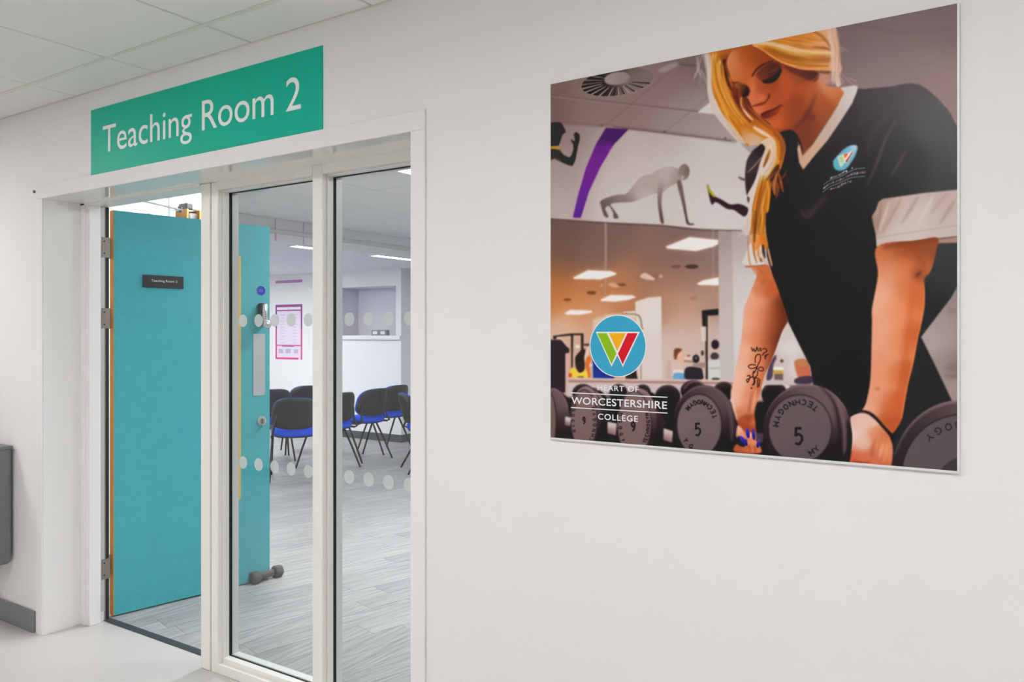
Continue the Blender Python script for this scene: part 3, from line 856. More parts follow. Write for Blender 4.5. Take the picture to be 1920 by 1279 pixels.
def line(pts, w, color, soft=0.0, alpha=1.0, curve=True, clip=None):
    """ribbon stroke; w is a width or a (start, middle, end) triple"""
    p = smooth_path(pts, False) if curve and len(pts) > 2 else np.array(pts, float)
    n = len(p)
    if isinstance(w, tuple):
        ww = np.interp(np.linspace(0, 1, n), np.linspace(0, 1, len(w)), w)
    else: ww = np.full(n, float(w))
    d = np.gradient(p, axis=0); L = np.hypot(d[:, 0], d[:, 1])+1e-9
    nx, ny = -d[:, 1]/L, d[:, 0]/L
    left = np.stack([p[:, 0]+nx*ww/2, p[:, 1]+ny*ww/2], 1); right = np.stack([p[:, 0]-nx*ww/2, p[:, 1]-ny*ww/2], 1)
    paint(mask_of(np.concatenate([left, right[::-1]]), soft), color, alpha, clip)

def poly(pts, w, color, soft=0.35, alpha=1.0):
    for a, b in zip(pts, pts[1:]): line([a, b], w, color, soft, alpha, curve=False)
    for a in pts[1:-1]: oval(a[0], a[1], w/2, w/2, color, 0, 0, alpha)

def zc(x0, y0, s):      # coordinates read from an enlarged detail
    return lambda *pts: [(x0+x/s, y0+y/s) for x, y in pts]
A = zc(1020, 0, 2.975); B = zc(1020, 400, 4.8); Cz = zc(1020, 570, 4.125)
D = zc(1300, 20, 4.2625); E_ = zc(1380, 240, 3.5535); F = zc(1360, 560, 3.762)
G = zc(1360, 240, 7.106); Hh = zc(1360, 380, 7.106); K = zc(1360, 620, 5.333); N5 = zc(1030, 610, 9.84); R7 = zc(1030, 220, 10.66)
N6 = zc(1180, 560, 7.523)

# --- background: ceiling, wall with figures, mirror
ink_rgb[:] = blend([(1035, 170, (126, 103, 98)), (1035, 225, (120, 94, 88)), (1130, 215, (144, 122, 118)), (1250, 150, (140, 118, 116)), (1290, 220, (160, 142, 139)),
                    (1360, 250, (170, 156, 152)), (1300, 110, (122, 102, 101)), (1600, 60, (118, 100, 100)), (1700, 60, (122, 104, 104)), (1790, 30, (116, 98, 98)),
                    (1640, 130, (140, 118, 118)), (1740, 140, (142, 118, 116)), (1790, 180, (150, 124, 120))], xx, yy)
line([(1032, 178), (1180, 195), (1310, 209)], 3.0, (120, 98, 96), 1.0, 0.8)
line([(1032, 181), (1180, 198), (1310, 212)], 2.0, (165, 146, 143), 1.0, 0.5)
line([(1135, 235), (1190, 190), (1275, 118)], 2.0, (120, 98, 96), 0.8, 0.6)
line([(1250, 245), (1300, 205), (1330, 180)], 2.0, (130, 110, 107), 0.8, 0.5)
line([(1032, 183), (1075, 160)], 2.0, (118, 96, 93), 0.8, 0.4)
line([(1275, 120), (1310, 124)], 4.0, (104, 86, 84), 1.2, 0.7)
fill([(1234, 131), (1262, 118), (1272, 122), (1246, 135)], (176, 160, 156), 1.5, 0.7)
line([(1600, 45), (1690, 60), (1794, 52)], 3.0, (104, 88, 88), 1.5, 0.5)
line([(1640, 150), (1720, 120), (1794, 130)], 2.0, (126, 106, 106), 1.0, 0.4)
# round ceiling diffuser
dif = full_mask(ell(1158, 153, 68.5, 25.5, -9), False)
oval(1158, 153, 69.5, 26.5, (150, 134, 130), -9, 0.5)
paint(mask_of(ell(1158, 153, 68.5, 25.5, -9)), [(1095, 160, (46, 42, 42)), (1120, 145, (50, 45, 45)), (1135, 170, (60, 52, 52)), (1150, 138, (70, 62, 60)), (1190, 140, (120, 106, 102)), (1180, 165, (142, 126, 122)), (1215, 150, (130, 114, 110))])
for k in range(26):
    t = math.radians(20+k*8.5)
    x1, y1 = 1158+69*math.cos(t), 153+27*math.sin(t)-0.16*69*math.cos(t)
    line([(1158+30*math.cos(t), 152+11*math.sin(t)-4*math.cos(t)), (x1, y1)], (1.0, 2.6), (30, 27, 27) if k % 2 else ((176, 158, 154) if 4 < k < 19 else (130, 114, 110)), 0.3, 0.9, clip=dif)
oval(1157, 147, 24, 12, [(1145, 145, (168, 150, 147)), (1170, 150, (150, 134, 131))], -9, 0.6)
# white lamp behind the hair
fill([(1308, 211), (1318, 202), (1340, 186), (1372, 178), (1385, 214), (1340, 214)], (216, 211, 208), 0.8, curve=False)
# wall band with figures
wall_band = [(1028, 230), (1128, 236), (1245, 248), (1340, 259), (1385, 266), (1420, 300), (1440, 440), (1387, 432), (1312, 429), (1239, 421.5), (1134, 416.5), (1028, 409)]
fill(wall_band, [(1036, 240, (140, 116, 112)), (1036, 330, (170, 150, 148)), (1045, 395, (186, 170, 168)), (1100, 250, (158, 138, 136)), (1160, 290, (196, 184, 181)), (1240, 260, (184, 170, 168)),
                 (1250, 320, (206, 198, 195)), (1330, 300, (204, 198, 195)), (1340, 390, (210, 205, 203)), (1200, 395, (203, 196, 194)), (1380, 420, (208, 203, 201))], 0.6, curve=False)
line([(1030, 230), (1128, 236), (1245, 248), (1380, 266)], 5.0, (116, 94, 92), 2.0, 0.55)
line([(1150, 238), (1245, 249), (1372, 264)], 2.0, (84, 66, 66), 0.6, 0.7)
for x, y in ((1128, 235), (1246, 247), (1360, 259)): oval(x, y, 2.2, 1.6, (70, 56, 54), 0, 0.5, 0.8)
# purple swoosh and printed figures
fill(A((345, 714), (472, 720), (390, 805), (315, 930), (250, 1070), (205, 1215), (161, 1215), (190, 1090), (235, 935), (290, 805)), [(*A((400, 730))[0], (74, 16, 100)), (*A((330, 830))[0], (98, 26, 128)), (*A((360, 830))[0], (132, 56, 150)), (*A((270, 960))[0], (116, 34, 142)), (*A((220, 1080))[0], (104, 28, 146)), (*A((185, 1200))[0], (92, 22, 136))], 0.5, curve=False)
fill(R7((-30, 180), (60, 108), (200, 103), (262, 150), (322, 290), (262, 345), (205, 515), (165, 565), (-30, 575)), (22, 18, 20), 0.6)
fill(R7((-30, 640), (100, 630), (205, 645), (285, 755), (400, 805), (440, 770), (485, 640), (480, 540), (428, 455), (445, 440), (500, 490), (515, 455), (490, 330), (540, 290), (605, 350), (602, 460), (565, 600), (520, 850), (462, 972), (380, 955), (200, 875), (100, 825), (-30, 880)), (22, 17, 18), 0.6, curve=False)
fill(R7((-30, 590), (80, 575), (175, 585), (200, 640), (285, 745), (230, 690), (190, 645), (60, 620), (-30, 640)), (196, 146, 18), 0.6, curve=False)
line(R7((20, 870), (100, 825), (170, 830), (220, 890)), 1.4, (176, 110, 30), 0.5, 0.8)
pu = A((640, 945), (700, 928), (750, 945), (772, 1000), (740, 1022), (690, 1050), (660, 1075), (600, 1085), (500, 1125), (420, 1130), (372, 1140), (398, 1180), (416, 1215), (390, 1217), (384, 1185), (362, 1150), (342, 1165), (360, 1210), (336, 1205), (318, 1150), (320, 1118), (400, 1088), (460, 1080), (500, 1030), (545, 985), (600, 970))
fill(pu, [(*A((690, 960))[0], (188, 178, 173)), (*A((600, 1000))[0], (176, 163, 157)), (*A((740, 980))[0], (158, 144, 138)), (*A((520, 1060))[0], (178, 165, 160)), (*A((560, 1090))[0], (190, 180, 176)), (*A((420, 1100))[0], (152, 136, 131)), (*A((330, 1140))[0], (100, 84, 80)), (*A((400, 1200))[0], (96, 82, 80))], 0.5)
fill(A((655, 955), (640, 1000), (633, 1100), (640, 1180), (652, 1240), (668, 1242), (656, 1150), (660, 1080), (672, 1010)), [(*A((650, 980))[0], (190, 182, 178)), (*A((645, 1100))[0], (140, 118, 114)), (*A((655, 1220))[0], (92, 66, 66))], 0.5)
fill(A((742, 1020), (768, 1125), (785, 1200), (798, 1250), (836, 1254), (830, 1246), (806, 1236), (786, 1120), (766, 1015)), [(*A((755, 1040))[0], (120, 96, 92)), (*A((790, 1180))[0], (104, 80, 78)), (*A((810, 1248))[0], (74, 54, 56))], 0.5)
oval(1020+780/2.975, 960/2.975, 10.6, 15.6, [(1278, 318, (138, 120, 115)), (1290, 325, (116, 98, 94)), (1276, 332, (160, 146, 140))], 8, 0.5)
oval(1020+772/2.975, 990/2.975, 2.2, 3.0, (196, 188, 184), 20, 0.5, 0.8)
fill(A((912, 1028), (926, 1060), (950, 1093), (990, 1113), (1040, 1140), (1090, 1138), (1140, 1165), (1118, 1208), (1060, 1172), (1020, 1165), (960, 1128), (936, 1142), (920, 1090)), (52, 38, 44), 0.6)
fill(A((912, 1028), (926, 1055), (952, 1090), (948, 1100), (925, 1078), (910, 1045)), (176, 170, 40), 0.6)
line(A((1085, 987), (1102, 998), (1122, 1003)), (1.5, 3.4, 3), (112, 80, 80), 0.7)
# mirror area below
mir = [(1028, 410), (1134, 417.5), (1239, 422.5), (1312, 430), (1387, 432.5), (1480, 440), (1480, 900), (1028, 900)]
fill(mir, [(1040, 420, (108, 86, 80)), (1150, 430, (120, 98, 93)), (1280, 445, (126, 105, 101)), (1345, 445, (140, 122, 120)), (1040, 480, (126, 92, 76)), (1120, 470, (126, 99, 90)), (1230, 490, (140, 108, 96)),
            (1320, 480, (138, 114, 108)), (1036, 530, (176, 112, 64)), (1100, 540, (186, 122, 80)), (1160, 545, (186, 126, 88)), (1300, 520, (150, 118, 104)), (1330, 555, (172, 140, 124)),
            (1040, 570, (200, 130, 78)), (1090, 575, (206, 142, 96)), (1250, 555, (176, 134, 110)), (1060, 605, (222, 178, 148)), (1120, 590, (214, 160, 124)), (1290, 580, (196, 160, 142)), (1040, 625, (214, 186, 170)),
            (1290, 640, (206, 182, 170)), (1260, 690, (208, 188, 178)), (1100, 680, (206, 170, 152)), (1330, 650, (200, 178, 170))], 0.6, curve=False)
line([(1030, 411), (1134, 418.5), (1239, 423.5), (1312, 431), (1390, 433)], 2.6, (92, 70, 66), 0.8, 0.75)
line([(1135.5, 418), (1135.8, 500), (1134, 552)], (4.5, 4, 2), (176, 148, 140), 0.6, 0.75)
line([(1337, 430), (1338, 560)], 3, (166, 146, 142), 0.6, 0.6)
# mirror lamps
LAMP = (238, 234, 232)
for q in (B((1095, 300), (1310, 213), (1530, 236), (1572, 240), (1572, 275), (1520, 302), (1370, 340), (1110, 318)),
          B((262, 578), (395, 512), (600, 520), (655, 540), (640, 556), (510, 595), (272, 592)),
          B((1375, 632), (1430, 605), (1575, 575), (1582, 648), (1395, 646)),
          B((505, 778), (600, 735), (790, 738), (830, 755), (760, 780), (640, 796), (520, 790)),
          B((185, 900), (235, 868), (425, 876), (435, 892), (330, 914), (200, 912))):
    fill(q, (222, 160, 120), 5, 0.5, curve=False)
    fill(q, LAMP, 0.8, curve=False)
for x, y, rx, ry, c in ((1297, 500, 13, 4, (70, 52, 46)), (1268, 500, 9, 3, (116, 84, 72)), (1109, 549, 9, 3.4, (110, 66, 42)), (1064, 562, 7, 2.6, (116, 72, 44)), (1165, 534, 9, 3, (118, 84, 66)),
                         (1228, 518, 8, 3, (140, 104, 88)), (1300, 559, 7, 4, (162, 126, 108))):
    oval(x, y, rx, ry, c, 0, 1.2, 0.9)
fill([(1200, 519), (1208, 512), (1222, 518), (1228, 525), (1212, 524)], (226, 196, 180), 1.2, 0.9)
fill([(1140, 533), (1150, 530), (1162, 538), (1150, 539)], (216, 170, 140), 1.2, 0.8)
fill([(1125, 536), (1128, 532), (1131, 538)], (216, 170, 140), 1, 0.7)
oval(1239, 518, 4, 3, (216, 180, 160), 0, 1, 0.7)
# white wall and column right of the mirror
fill([(1347, 432), (1374, 434), (1378, 720), (1349, 720)], [(1350, 440, (162, 144, 141)), (1360, 520, (190, 176, 172)), (1362, 620, (198, 188, 185)), (1364, 700, (196, 188, 187))], 1.0, curve=False)
fill([(1372, 433), (1480, 433), (1480, 730), (1377, 730)], [(1380, 445, (174, 160, 158)), (1385, 520, (206, 199, 198)), (1400, 600, (212, 207, 206)), (1385, 700, (208, 204, 204)), (1460, 640, (214, 206, 202))], 1.0, curve=False)
# pale pillar
fill([(1191, 566), (1215, 558), (1240, 556), (1241, 720), (1196, 720)], [(1200, 575, (226, 214, 206)), (1220, 600, (222, 217, 214)), (1215, 700, (216, 206, 201))], 1.2, curve=False)
fill([(1112, 600), (1140, 590), (1192, 586), (1196, 720), (1112, 720)], (224, 202, 188), 2.0, 0.9, curve=False)
fill([(1168, 585), (1192, 583), (1192, 595), (1168, 592)], (226, 216, 210), 1, 0.9, curve=False)
line(B((700, 905), (830, 912), (868, 950), (880, 1030)), (1.6, 2.4, 2), (128, 94, 70), 0.5)
line([(1202, 617), (1206, 616)], 2.4, (150, 80, 66), 0.5)
line([(1201, 660), (1202, 715)], 3.2, (176, 146, 132), 0.6)
# rack at the right of the mirror
fill([(1316, 582), (1347, 579), (1347, 591), (1327, 592), (1326, 612), (1317, 612)], (38, 34, 38), 0.9, curve=False)
line([(1325, 590), (1325.5, 712)], 5.0, (64, 52, 52), 0.7)
line([(1328.5, 592), (1329, 690)], 2.0, (206, 190, 184), 0.6, 0.8)
fill([(1313, 614), (1324, 613), (1324, 640), (1316, 640)], (222, 206, 198), 1.2, 0.8, curve=False)
oval(1341, 646, 7.5, 9, (44, 38, 42), 0, 0.9)
oval(1340, 668, 8, 7, (72, 62, 62), 0, 1.2)
fill([(1328, 676), (1350, 674), (1351, 714), (1328, 714)], (206, 208, 204), 1.0, curve=False)
line([(1330, 691), (1350, 690)], 1.6, (160, 150, 144), 0.6)
oval(1342, 711, 8, 2.5, (58, 52, 52), 0, 0.8)
# seated person in the mirror
fill([(1266, 657), (1270, 654), (1278, 656), (1280, 668), (1283, 674), (1282, 686), (1275, 692), (1262, 694), (1258, 683), (1264, 676)], (226, 180, 160), 1.0)
fill([(1264, 656), (1271, 653), (1279, 655), (1276, 659), (1271, 664), (1268, 674), (1264, 672)], (118, 70, 44), 0.9)
fill([(1258, 682), (1268, 676), (1276, 682), (1278, 694), (1264, 700)], (212, 190, 184), 1.0)
fill([(1264, 694), (1287, 695), (1286, 701), (1265, 700)], (232, 224, 214), 0.7)
fill([(1265, 700), (1284, 701), (1285, 712), (1263, 712)], (112, 164, 204), 0.8)
line([(1282, 677), (1302, 679)], 3.5, (160, 112, 96), 0.8, 0.9)
line([(1284, 672), (1296, 672)], 4, (226, 206, 198), 1.0, 0.8)
oval(1291, 667, 3, 2.2, (170, 96, 72), 0, 0.8)
oval(1305, 673, 6.5, 8, (46, 40, 42), 0, 0.9)
oval(1305, 671, 2.4, 2.6, (120, 108, 108), 0, 0.7)
fill([(1286, 690), (1312, 689), (1318, 700), (1316, 712), (1286, 712)], (50, 44, 50), 1.2)
oval(1317, 662, 2.6, 5, (60, 52, 54), 0, 0.8)
fill([(1300, 682), (1322, 680), (1320, 690), (1302, 688)], (150, 126, 120), 1.0, 0.8)
fill([(1250, 680), (1257, 678), (1258, 712), (1250, 712)], (196, 172, 160), 1.4, 0.8)
# people and machines behind the logo
fill(N5((70, 195), (400, 150), (630, 150), (630, 830), (585, 870), (585, 185), (440, 185), (430, 800), (405, 800), (400, 190), (130, 215), (130, 260), (75, 260)), (48, 38, 36), 0.7, curve=False)
fill(N5((630, 345), (735, 340), (740, 400), (700, 380), (630, 375)), (62, 46, 42), 0.7, curve=False)
fill(N5((490, 570), (660, 440), (650, 800), (560, 880), (490, 780)), (54, 42, 40), 1.0)
oval(1083, 650, 4.5, 3.5, (238, 226, 214), 0, 0.8)
fill(N5((490, 590), (560, 560), (600, 620), (520, 680)), (40, 32, 32), 0.8)
fill(N5((650, 560), (720, 380), (740, 420), (700, 620), (660, 700)), (232, 206, 190), 0.9)
fill(N5((400, 800), (480, 800), (540, 880), (600, 870), (690, 830), (730, 970), (400, 975)), (236, 206, 76), 0.9)
fill(N5((690, 590), (760, 580), (770, 640), (740, 760), (760, 960), (720, 970), (700, 860), (660, 740)), (214, 112, 56), 0.9)
oval(1069, 704, 3.5, 4.5, (196, 82, 36), 0, 0.7)
fill(N5((520, 940), (640, 940), (640, 975), (520, 975)), (90, 74, 46), 0.7, 0.8, curve=False)
fill([(1111, 672), (1120, 680), (1152, 709), (1112, 709)], (24, 58, 140), 0.8, curve=False)
fill([(1110, 709), (1152, 700), (1166, 704), (1158, 711), (1112, 711)], (24, 58, 140), 0.8, curve=False)
fill([(1174, 700), (1192, 690), (1196, 712), (1172, 713)], (52, 42, 44), 0.8, curve=False)
oval(1108, 685, 2.5, 3, (236, 210, 200), 0, 0.6)
fill([(1152, 707), (1170, 704), (1170, 712), (1150, 712)], (216, 168, 140), 0.8, curve=False)
# machine casing at the left edge
fill(N5((-60, 262), (215, 268), (372, 440), (365, 512), (302, 518), (300, 1245), (-60, 1245)), (50, 42, 48), 0.6, curve=False)
line(N5((140, 240), (230, 250), (345, 400)), 1.8, (222, 196, 184), 0.5)
line(N5((50, 495), (300, 505)), 1.5, (40, 33, 38), 0.4, 0.8)
fill(N5((302, 520), (345, 520), (350, 1279), (302, 1279)), (206, 176, 170), 0.8, curve=False)
# ledge and white base wall
fill([(1066, 710), (1200, 713), (1378, 716), (1378, 722), (1066, 718)], (172, 134, 130), 0.7, curve=False)
fill([(1066, 708), (1200, 711), (1378, 713), (1378, 716), (1066, 712)], (214, 190, 184), 0.7, curve=False)
fill([(1064, 718), (1200, 719), (1378, 722), (1378, 775), (1064, 775)], [(1080, 730, (208, 192, 190)), (1250, 730, (204, 188, 188)), (1360, 735, (196, 180, 182))], 0.6, curve=False)
fill([(1028, 746), (1064, 745), (1250, 756), (1470, 752), (1470, 900), (1028, 900)], (30, 24, 28), 2.0, curve=False)

# --- rear row of dumbbells
for x, y, rx, ry in ((1093, 737, 20, 17), (1160, 738, 17, 18), (1205, 735, 15, 14), (1252, 744, 24, 22), (1300, 733, 24, 20), (1357, 735, 20, 19), (1452, 740, 24, 24)):
    oval(x, y, rx, ry, [(x, y-ry, (66, 54, 56)), (x, y, (28, 23, 26)), (x+rx, y, (44, 36, 40))], 0, 0.8)
    line(ell(x, y, rx*0.86, ry*0.92, 0, 24, 200, 330), 1.6, (112, 90, 94), 0.8, 0.5, curve=False)
line(Cz((1080, 660), (1130, 610), (1200, 600), (1240, 640)), 2.5, (150, 124, 128), 1.0, 0.6)
# --- dumbbells in front
def bell(cx, cy, rx, ry, fx, fy, frx, fry, face, rim, hi, side_dx=0.0):
    if side_dx:
        oval(cx+side_dx, cy+4, rx, ry*0.97, (34, 27, 31), 0, 0.8)
        fill([(cx, cy-ry), (cx+side_dx, cy-ry*0.95), (cx+side_dx+rx, cy+4), (cx+side_dx, cy+ry), (cx, cy+ry)], [(cx+side_dx*0.6, cy-ry*0.7, (84, 68, 72)), (cx+side_dx, cy, (36, 29, 33)), (cx+side_dx+rx*0.6, cy-ry*0.3, (60, 48, 52)), (cx+side_dx*0.7, cy+ry*0.5, (30, 24, 28))], 0.8, curve=False)
    oval(cx, cy, rx, ry, [(cx-rx*0.8, cy-ry*0.5, rim), (cx, cy-ry, hi), (cx+rx*0.7, cy-ry*0.6, hi), (cx+rx, cy, rim), (cx-rx, cy+ry*0.3, tuple(int(v*0.75) for v in rim)), (cx+rx*0.8, cy+ry*0.5, tuple(int(v*0.6) for v in rim))], 0, 0.6)
    line(ell(cx, cy, rx*0.97, ry*0.97, 0, 40, 200, 335), (0.8, 2.6, 1.2), tuple(min(255, int(v*1.35)) for v in hi), 0.7, 0.65, curve=False)
    oval(fx, fy, frx+1.6, fry+1.6, tuple(int(v*0.7) for v in rim), 0, 0.6)
    oval(fx, fy, frx, fry, [(fx-frx*0.6, fy-fry*0.5, face), (fx+frx*0.5, fy+fry*0.4, tuple(int(v*0.97) for v in face)), (fx, fy+fry, tuple(int(v*0.93) for v in face))], 0, 0.6)
bell(1036, 790, 33, 62, 1030, 790, 12, 52, (118, 96, 96), (62, 49, 54), (120, 94, 98), 8)
bell(1098, 783, 29, 58, 1095, 788, 24, 56, (126, 104, 104), (70, 56, 60), (140, 112, 114), 20)
bell(1195, 790, 37, 62, 1189, 795, 31, 60, (126, 104, 104), (70, 56, 60), (140, 112, 114), 18)
# chrome handles
for q in (Cz((165, 872), (212, 880), (200, 945), (160, 935)), Cz((492, 912), (562, 925), (556, 1018), (490, 1000)), Cz((926, 962), (998, 985), (990, 1072), (922, 1052))):
    q = list(q); (ax0, ay0), (ax1, ay1) = q[0], q[2]
    fill(q, [(q[0][0], q[0][1], (226, 214, 212)), (q[1][0], q[1][1], (206, 190, 190)), (q[2][0], q[2][1], (150, 116, 116)), (q[3][0], q[3][1], (120, 92, 92))], 0.6, curve=False)
fill(Cz((480, 700), (620, 690), (600, 760), (560, 900), (520, 840)), (36, 29, 32), 1.5, 0.6)
line(Cz((400, 680), (440, 720), (460, 770)), (2, 4, 2), (210, 182, 180), 1.0, 0.6)
bell(1320, 796, 59, 74, 1311, 797, 41.5, 57, (116, 101, 104), (52, 41, 46), (98, 78, 83), 3)
line(Cz((1330, 655), (1410, 740), (1450, 900), (1455, 1060)), (2, 6, 3), (104, 86, 92), 1.6, 0.8)

# --- person: trousers and background to the right
fill([(1740, 450), (1800, 440), (1800, 900), (1660, 900), (1660, 760)], [(1780, 470, (62, 63, 64)), (1740, 600, (44, 45, 47)), (1700, 760, (44, 45, 47)), (1770, 520, (58, 60, 61))], 0.5, curve=False)
fill([(1800, 527), (1791, 545), (1782, 560), (1727, 632), (1752, 682), (1785, 752), (1800, 760)], [(1790, 560, (150, 136, 134)), (1760, 610, (168, 152, 149)), (1735, 632, (176, 160, 156)), (1770, 680, (158, 142, 140)), (1792, 690, (132, 118, 116)), (1790, 740, (160, 142, 138))], 0.6, curve=False)
oval(1790, 688, 18, 7, (126, 112, 112), -8, 3, 0.7)
oval(1790, 705, 20, 4, (120, 106, 106), 0, 2, 0.6)
oval(1786, 583, 10, 6, (138, 122, 122), -30, 3, 0.6)
bell(1803, 888, 130, 137, 1805, 893, 114, 115, (96, 86, 89), (56, 48, 52), (98, 82, 84))
line(ell(1803, 888, 129, 136, 0, 40, 195, 268), (1.0, 3.0, 4.0), (150, 124, 122), 0.9, 0.75, curve=False)
fill([(1766, 879), (1780, 866), (1800, 860), (1800, 900), (1760, 900)], (66, 62, 66), 1.0)

fill([(1560, 780), (1600, 780), (1612, 900), (1400, 900), (1420, 800)], (24, 20, 22), 1.0, curve=False)
# gap under the torso
fill([(1477, 601), (1520, 688), (1524, 722), (1430, 722), (1440, 690), (1466, 630)], [(1470, 630, (206, 196, 190)), (1478, 650, (216, 212, 210)), (1490, 690, (214, 208, 206)), (1450, 690, (200, 186, 180)), (1510, 690, (206, 190, 184))], 0.6, curve=False)
fill(F((490, 440), (560, 428), (590, 470), (600, 560), (530, 568), (500, 520)), (196, 112, 82), 1.0)
fill(F((500, 440), (560, 428), (580, 465), (540, 480), (515, 470)), (186, 128, 84), 0.9)
fill(F((498, 562), (604, 545), (606, 600), (498, 600)), (72, 58, 74), 1.0)
fill(F((320, 480), (410, 485), (410, 505), (322, 502)), (236, 230, 222), 0.7, curve=False)
fill(F((330, 508), (408, 508), (408, 530), (334, 532)), (202, 156, 60), 0.7, curve=False)
fill(F((345, 530), (408, 530), (408, 576), (345, 572)), (110, 96, 92), 0.9, curve=False)
oval(1466, 677, 3, 3.4, (96, 60, 44), 0, 0.7)
fill(F((310, 470), (350, 400), (360, 420), (340, 470), (330, 560), (290, 570)), (84, 68, 88), 1.2)

# torso; glare of the corridor panels at its right is put into the ink
torso = [(1440, 262), (1500, 250), (1560, 215), (1608, 166), (1620, 167), (1674, 162), (1693, 157.5), (1709, 156), (1723, 158.6), (1737, 166), (1758, 184), (1779.5, 208), (1794, 236), (1802, 250),
         (1802, 362), (1732, 366), (1650, 378), (1640, 405), (1646, 462), (1648, 516), (1637, 580), (1636, 640), (1633, 720), (1622, 764), (1596, 784), (1560, 790), (1525, 722), (1519.5, 688), (1477, 602),
         (1461, 560), (1450, 525), (1438, 480), (1436, 440), (1434, 403), (1437, 350), (1452, 310)]
fill(torso, [(1480, 280, (30, 27, 28)), (1460, 420, (24, 23, 24)), (1500, 330, (30, 27, 30)), (1560, 230, (50, 44, 48)), (1600, 260, (42, 38, 42)), (1540, 420, (30, 28, 31)), (1590, 420, (30, 30, 32)), (1620, 330, (38, 37, 40)),
             (1650, 180, (62, 52, 55)), (1660, 250, (52, 49, 51)), (1700, 165, (72, 65, 67)), (1720, 220, (78, 76, 77)), (1770, 230, (82, 81, 82)), (1780, 300, (76, 76, 77)), (1700, 320, (54, 54, 56)), (1780, 350, (66, 66, 67)),
             (1660, 360, (44, 44, 46)), (1500, 520, (22, 22, 23)), (1600, 540, (26, 27, 28)), (1560, 680, (24, 25, 26)), (1620, 620, (32, 33, 34)), (1590, 760, (18, 18, 20)), (1490, 590, (22, 22, 23))], 0.6, curve=False)
tm_ = full_mask(torso, False)
line([(1680, 225), (1660, 262), (1643, 310), (1625, 348)], (3, 6, 2), (92, 78, 84), 2.2, 0.7, clip=tm_)
line([(1700, 180), (1672, 210), (1640, 245), (1622, 290)], (4, 10, 4), (70, 60, 64), 4, 0.6, clip=tm_)
line([(1700, 280), (1686, 306), (1670, 330)], (2, 4, 2), (102, 86, 92), 1.6, 0.7, clip=tm_)
line([(1640, 170), (1630, 200), (1610, 240)], (5, 14, 5), (64, 52, 58), 5, 0.6, clip=tm_)
line([(1500, 388), (1512, 404), (1530, 388), (1552, 365)], (6, 18, 12), (66, 54, 62), 5, 0.85, clip=tm_)
line([(1498, 392), (1512, 408), (1528, 396)], (2, 4, 2), (84, 70, 78), 1.6, 0.7, clip=tm_)
line([(1500, 440), (1512, 450)], (4, 10), (44, 37, 42), 4, 0.8, clip=tm_)
line([(1776, 215), (1784, 260), (1790, 330)], (3, 8, 4), (92, 88, 90), 4, 0.5, clip=tm_)
line([(1560, 380), (1600, 320), (1624, 260)], (3, 10, 4), (54, 46, 50), 6, 0.6, clip=tm_)

# near sleeve cuff
cuff = [(1802, 355), (1732, 362), (1655, 373), (1647, 379), (1643, 392), (1634.5, 406), (1637, 420), (1642, 440), (1643.5, 463), (1718, 451), (1802, 442)]
fill(cuff, [(1650, 385, (176, 148, 134)), (1660, 410, (190, 168, 158)), (1700, 375, (196, 176, 168)), (1720, 400, (208, 194, 188)), (1690, 440, (206, 192, 186)), (1650, 450, (200, 184, 176)), (1780, 370, (192, 172, 166)), (1785, 420, (200, 186, 180)), (1640, 420, (150, 118, 104))], 0.5, curve=False)
cm = full_mask(cuff, False)
for a, b, c_, w_ in (((1652, 378), (1643, 440), (150, 120, 106), 4), ((1668, 378), (1648, 432), (222, 208, 200), 5), ((1690, 372), (1652, 440), (164, 136, 124), 5), ((1722, 368), (1690, 420), (172, 146, 136), 7), ((1750, 366), (1722, 420), (216, 202, 196), 7), ((1790, 376), (1762, 420), (168, 146, 138), 8), ((1776, 362), (1745, 400), (178, 154, 146), 5)):
    line([a, ((a[0]+b[0])/2+2, (a[1]+b[1])/2-3), b], (w_*0.5, w_, w_*0.4), c_, 2, 0.75, clip=cm)
line([(1643, 446), (1718, 434), (1800, 422)], 1.4, (160, 140, 134), 0.6, 0.6, clip=cm)
fill([(1756, 449), (1802, 443), (1802, 455), (1758, 456)], (170, 136, 124), 0.8, curve=False)

# near arm
arm = [(1645, 462), (1718, 451), (1758, 446), (1755, 470), (1753, 482), (1748, 500), (1743, 512), (1733, 524), (1734, 550), (1733, 578), (1728, 606), (1721, 636), (1713, 680), (1703, 720), (1697, 752), (1692, 781), (1686, 796), (1676, 814),
       (1668, 810), (1640, 785), (1618, 772), (1625, 752), (1632, 710), (1634, 650), (1635, 600), (1635, 578), (1646, 516)]
fill(arm, [(1655, 475, (196, 112, 72)), (1700, 462, (150, 76, 44)), (1740, 465, (150, 84, 52)), (1660, 510, (222, 150, 116)), (1700, 500, (222, 128, 84)), (1735, 500, (196, 112, 72)), (1722, 512, (140, 78, 50)), (1700, 540, (206, 116, 72)), (1650, 560, (232, 174, 148)),
           (1720, 560, (206, 108, 62)), (1690, 580, (232, 140, 96)), (1645, 620, (230, 164, 134)), (1690, 640, (228, 138, 94)), (1715, 630, (194, 100, 56)), (1645, 690, (226, 152, 120)), (1680, 700, (214, 122, 78)), (1700, 700, (190, 98, 56)), (1640, 750, (226, 156, 126)),
           (1665, 760, (204, 112, 70)), (1685, 760, (206, 104, 60)), (1670, 790, (186, 94, 56)), (1630, 770, (228, 170, 144))], 0.6)
am = full_mask(arm)
line([(1728, 508), (1722, 514), (1716, 520)], (2, 7, 2), (96, 52, 34), 2, 0.8, clip=am)
line([(1712, 470), (1730, 490), (1732, 505)], (3, 9, 3), (146, 78, 46), 4, 0.6, clip=am)
line([(1655, 463), (1720, 453), (1758, 448)], 9, (116, 58, 34), 4, 0.65, clip=am)
line([(1733, 530), (1731, 580), (1719, 640), (1702, 720), (1690, 785)], 2.5, (240, 150, 96), 1.0, 0.6, clip=am)
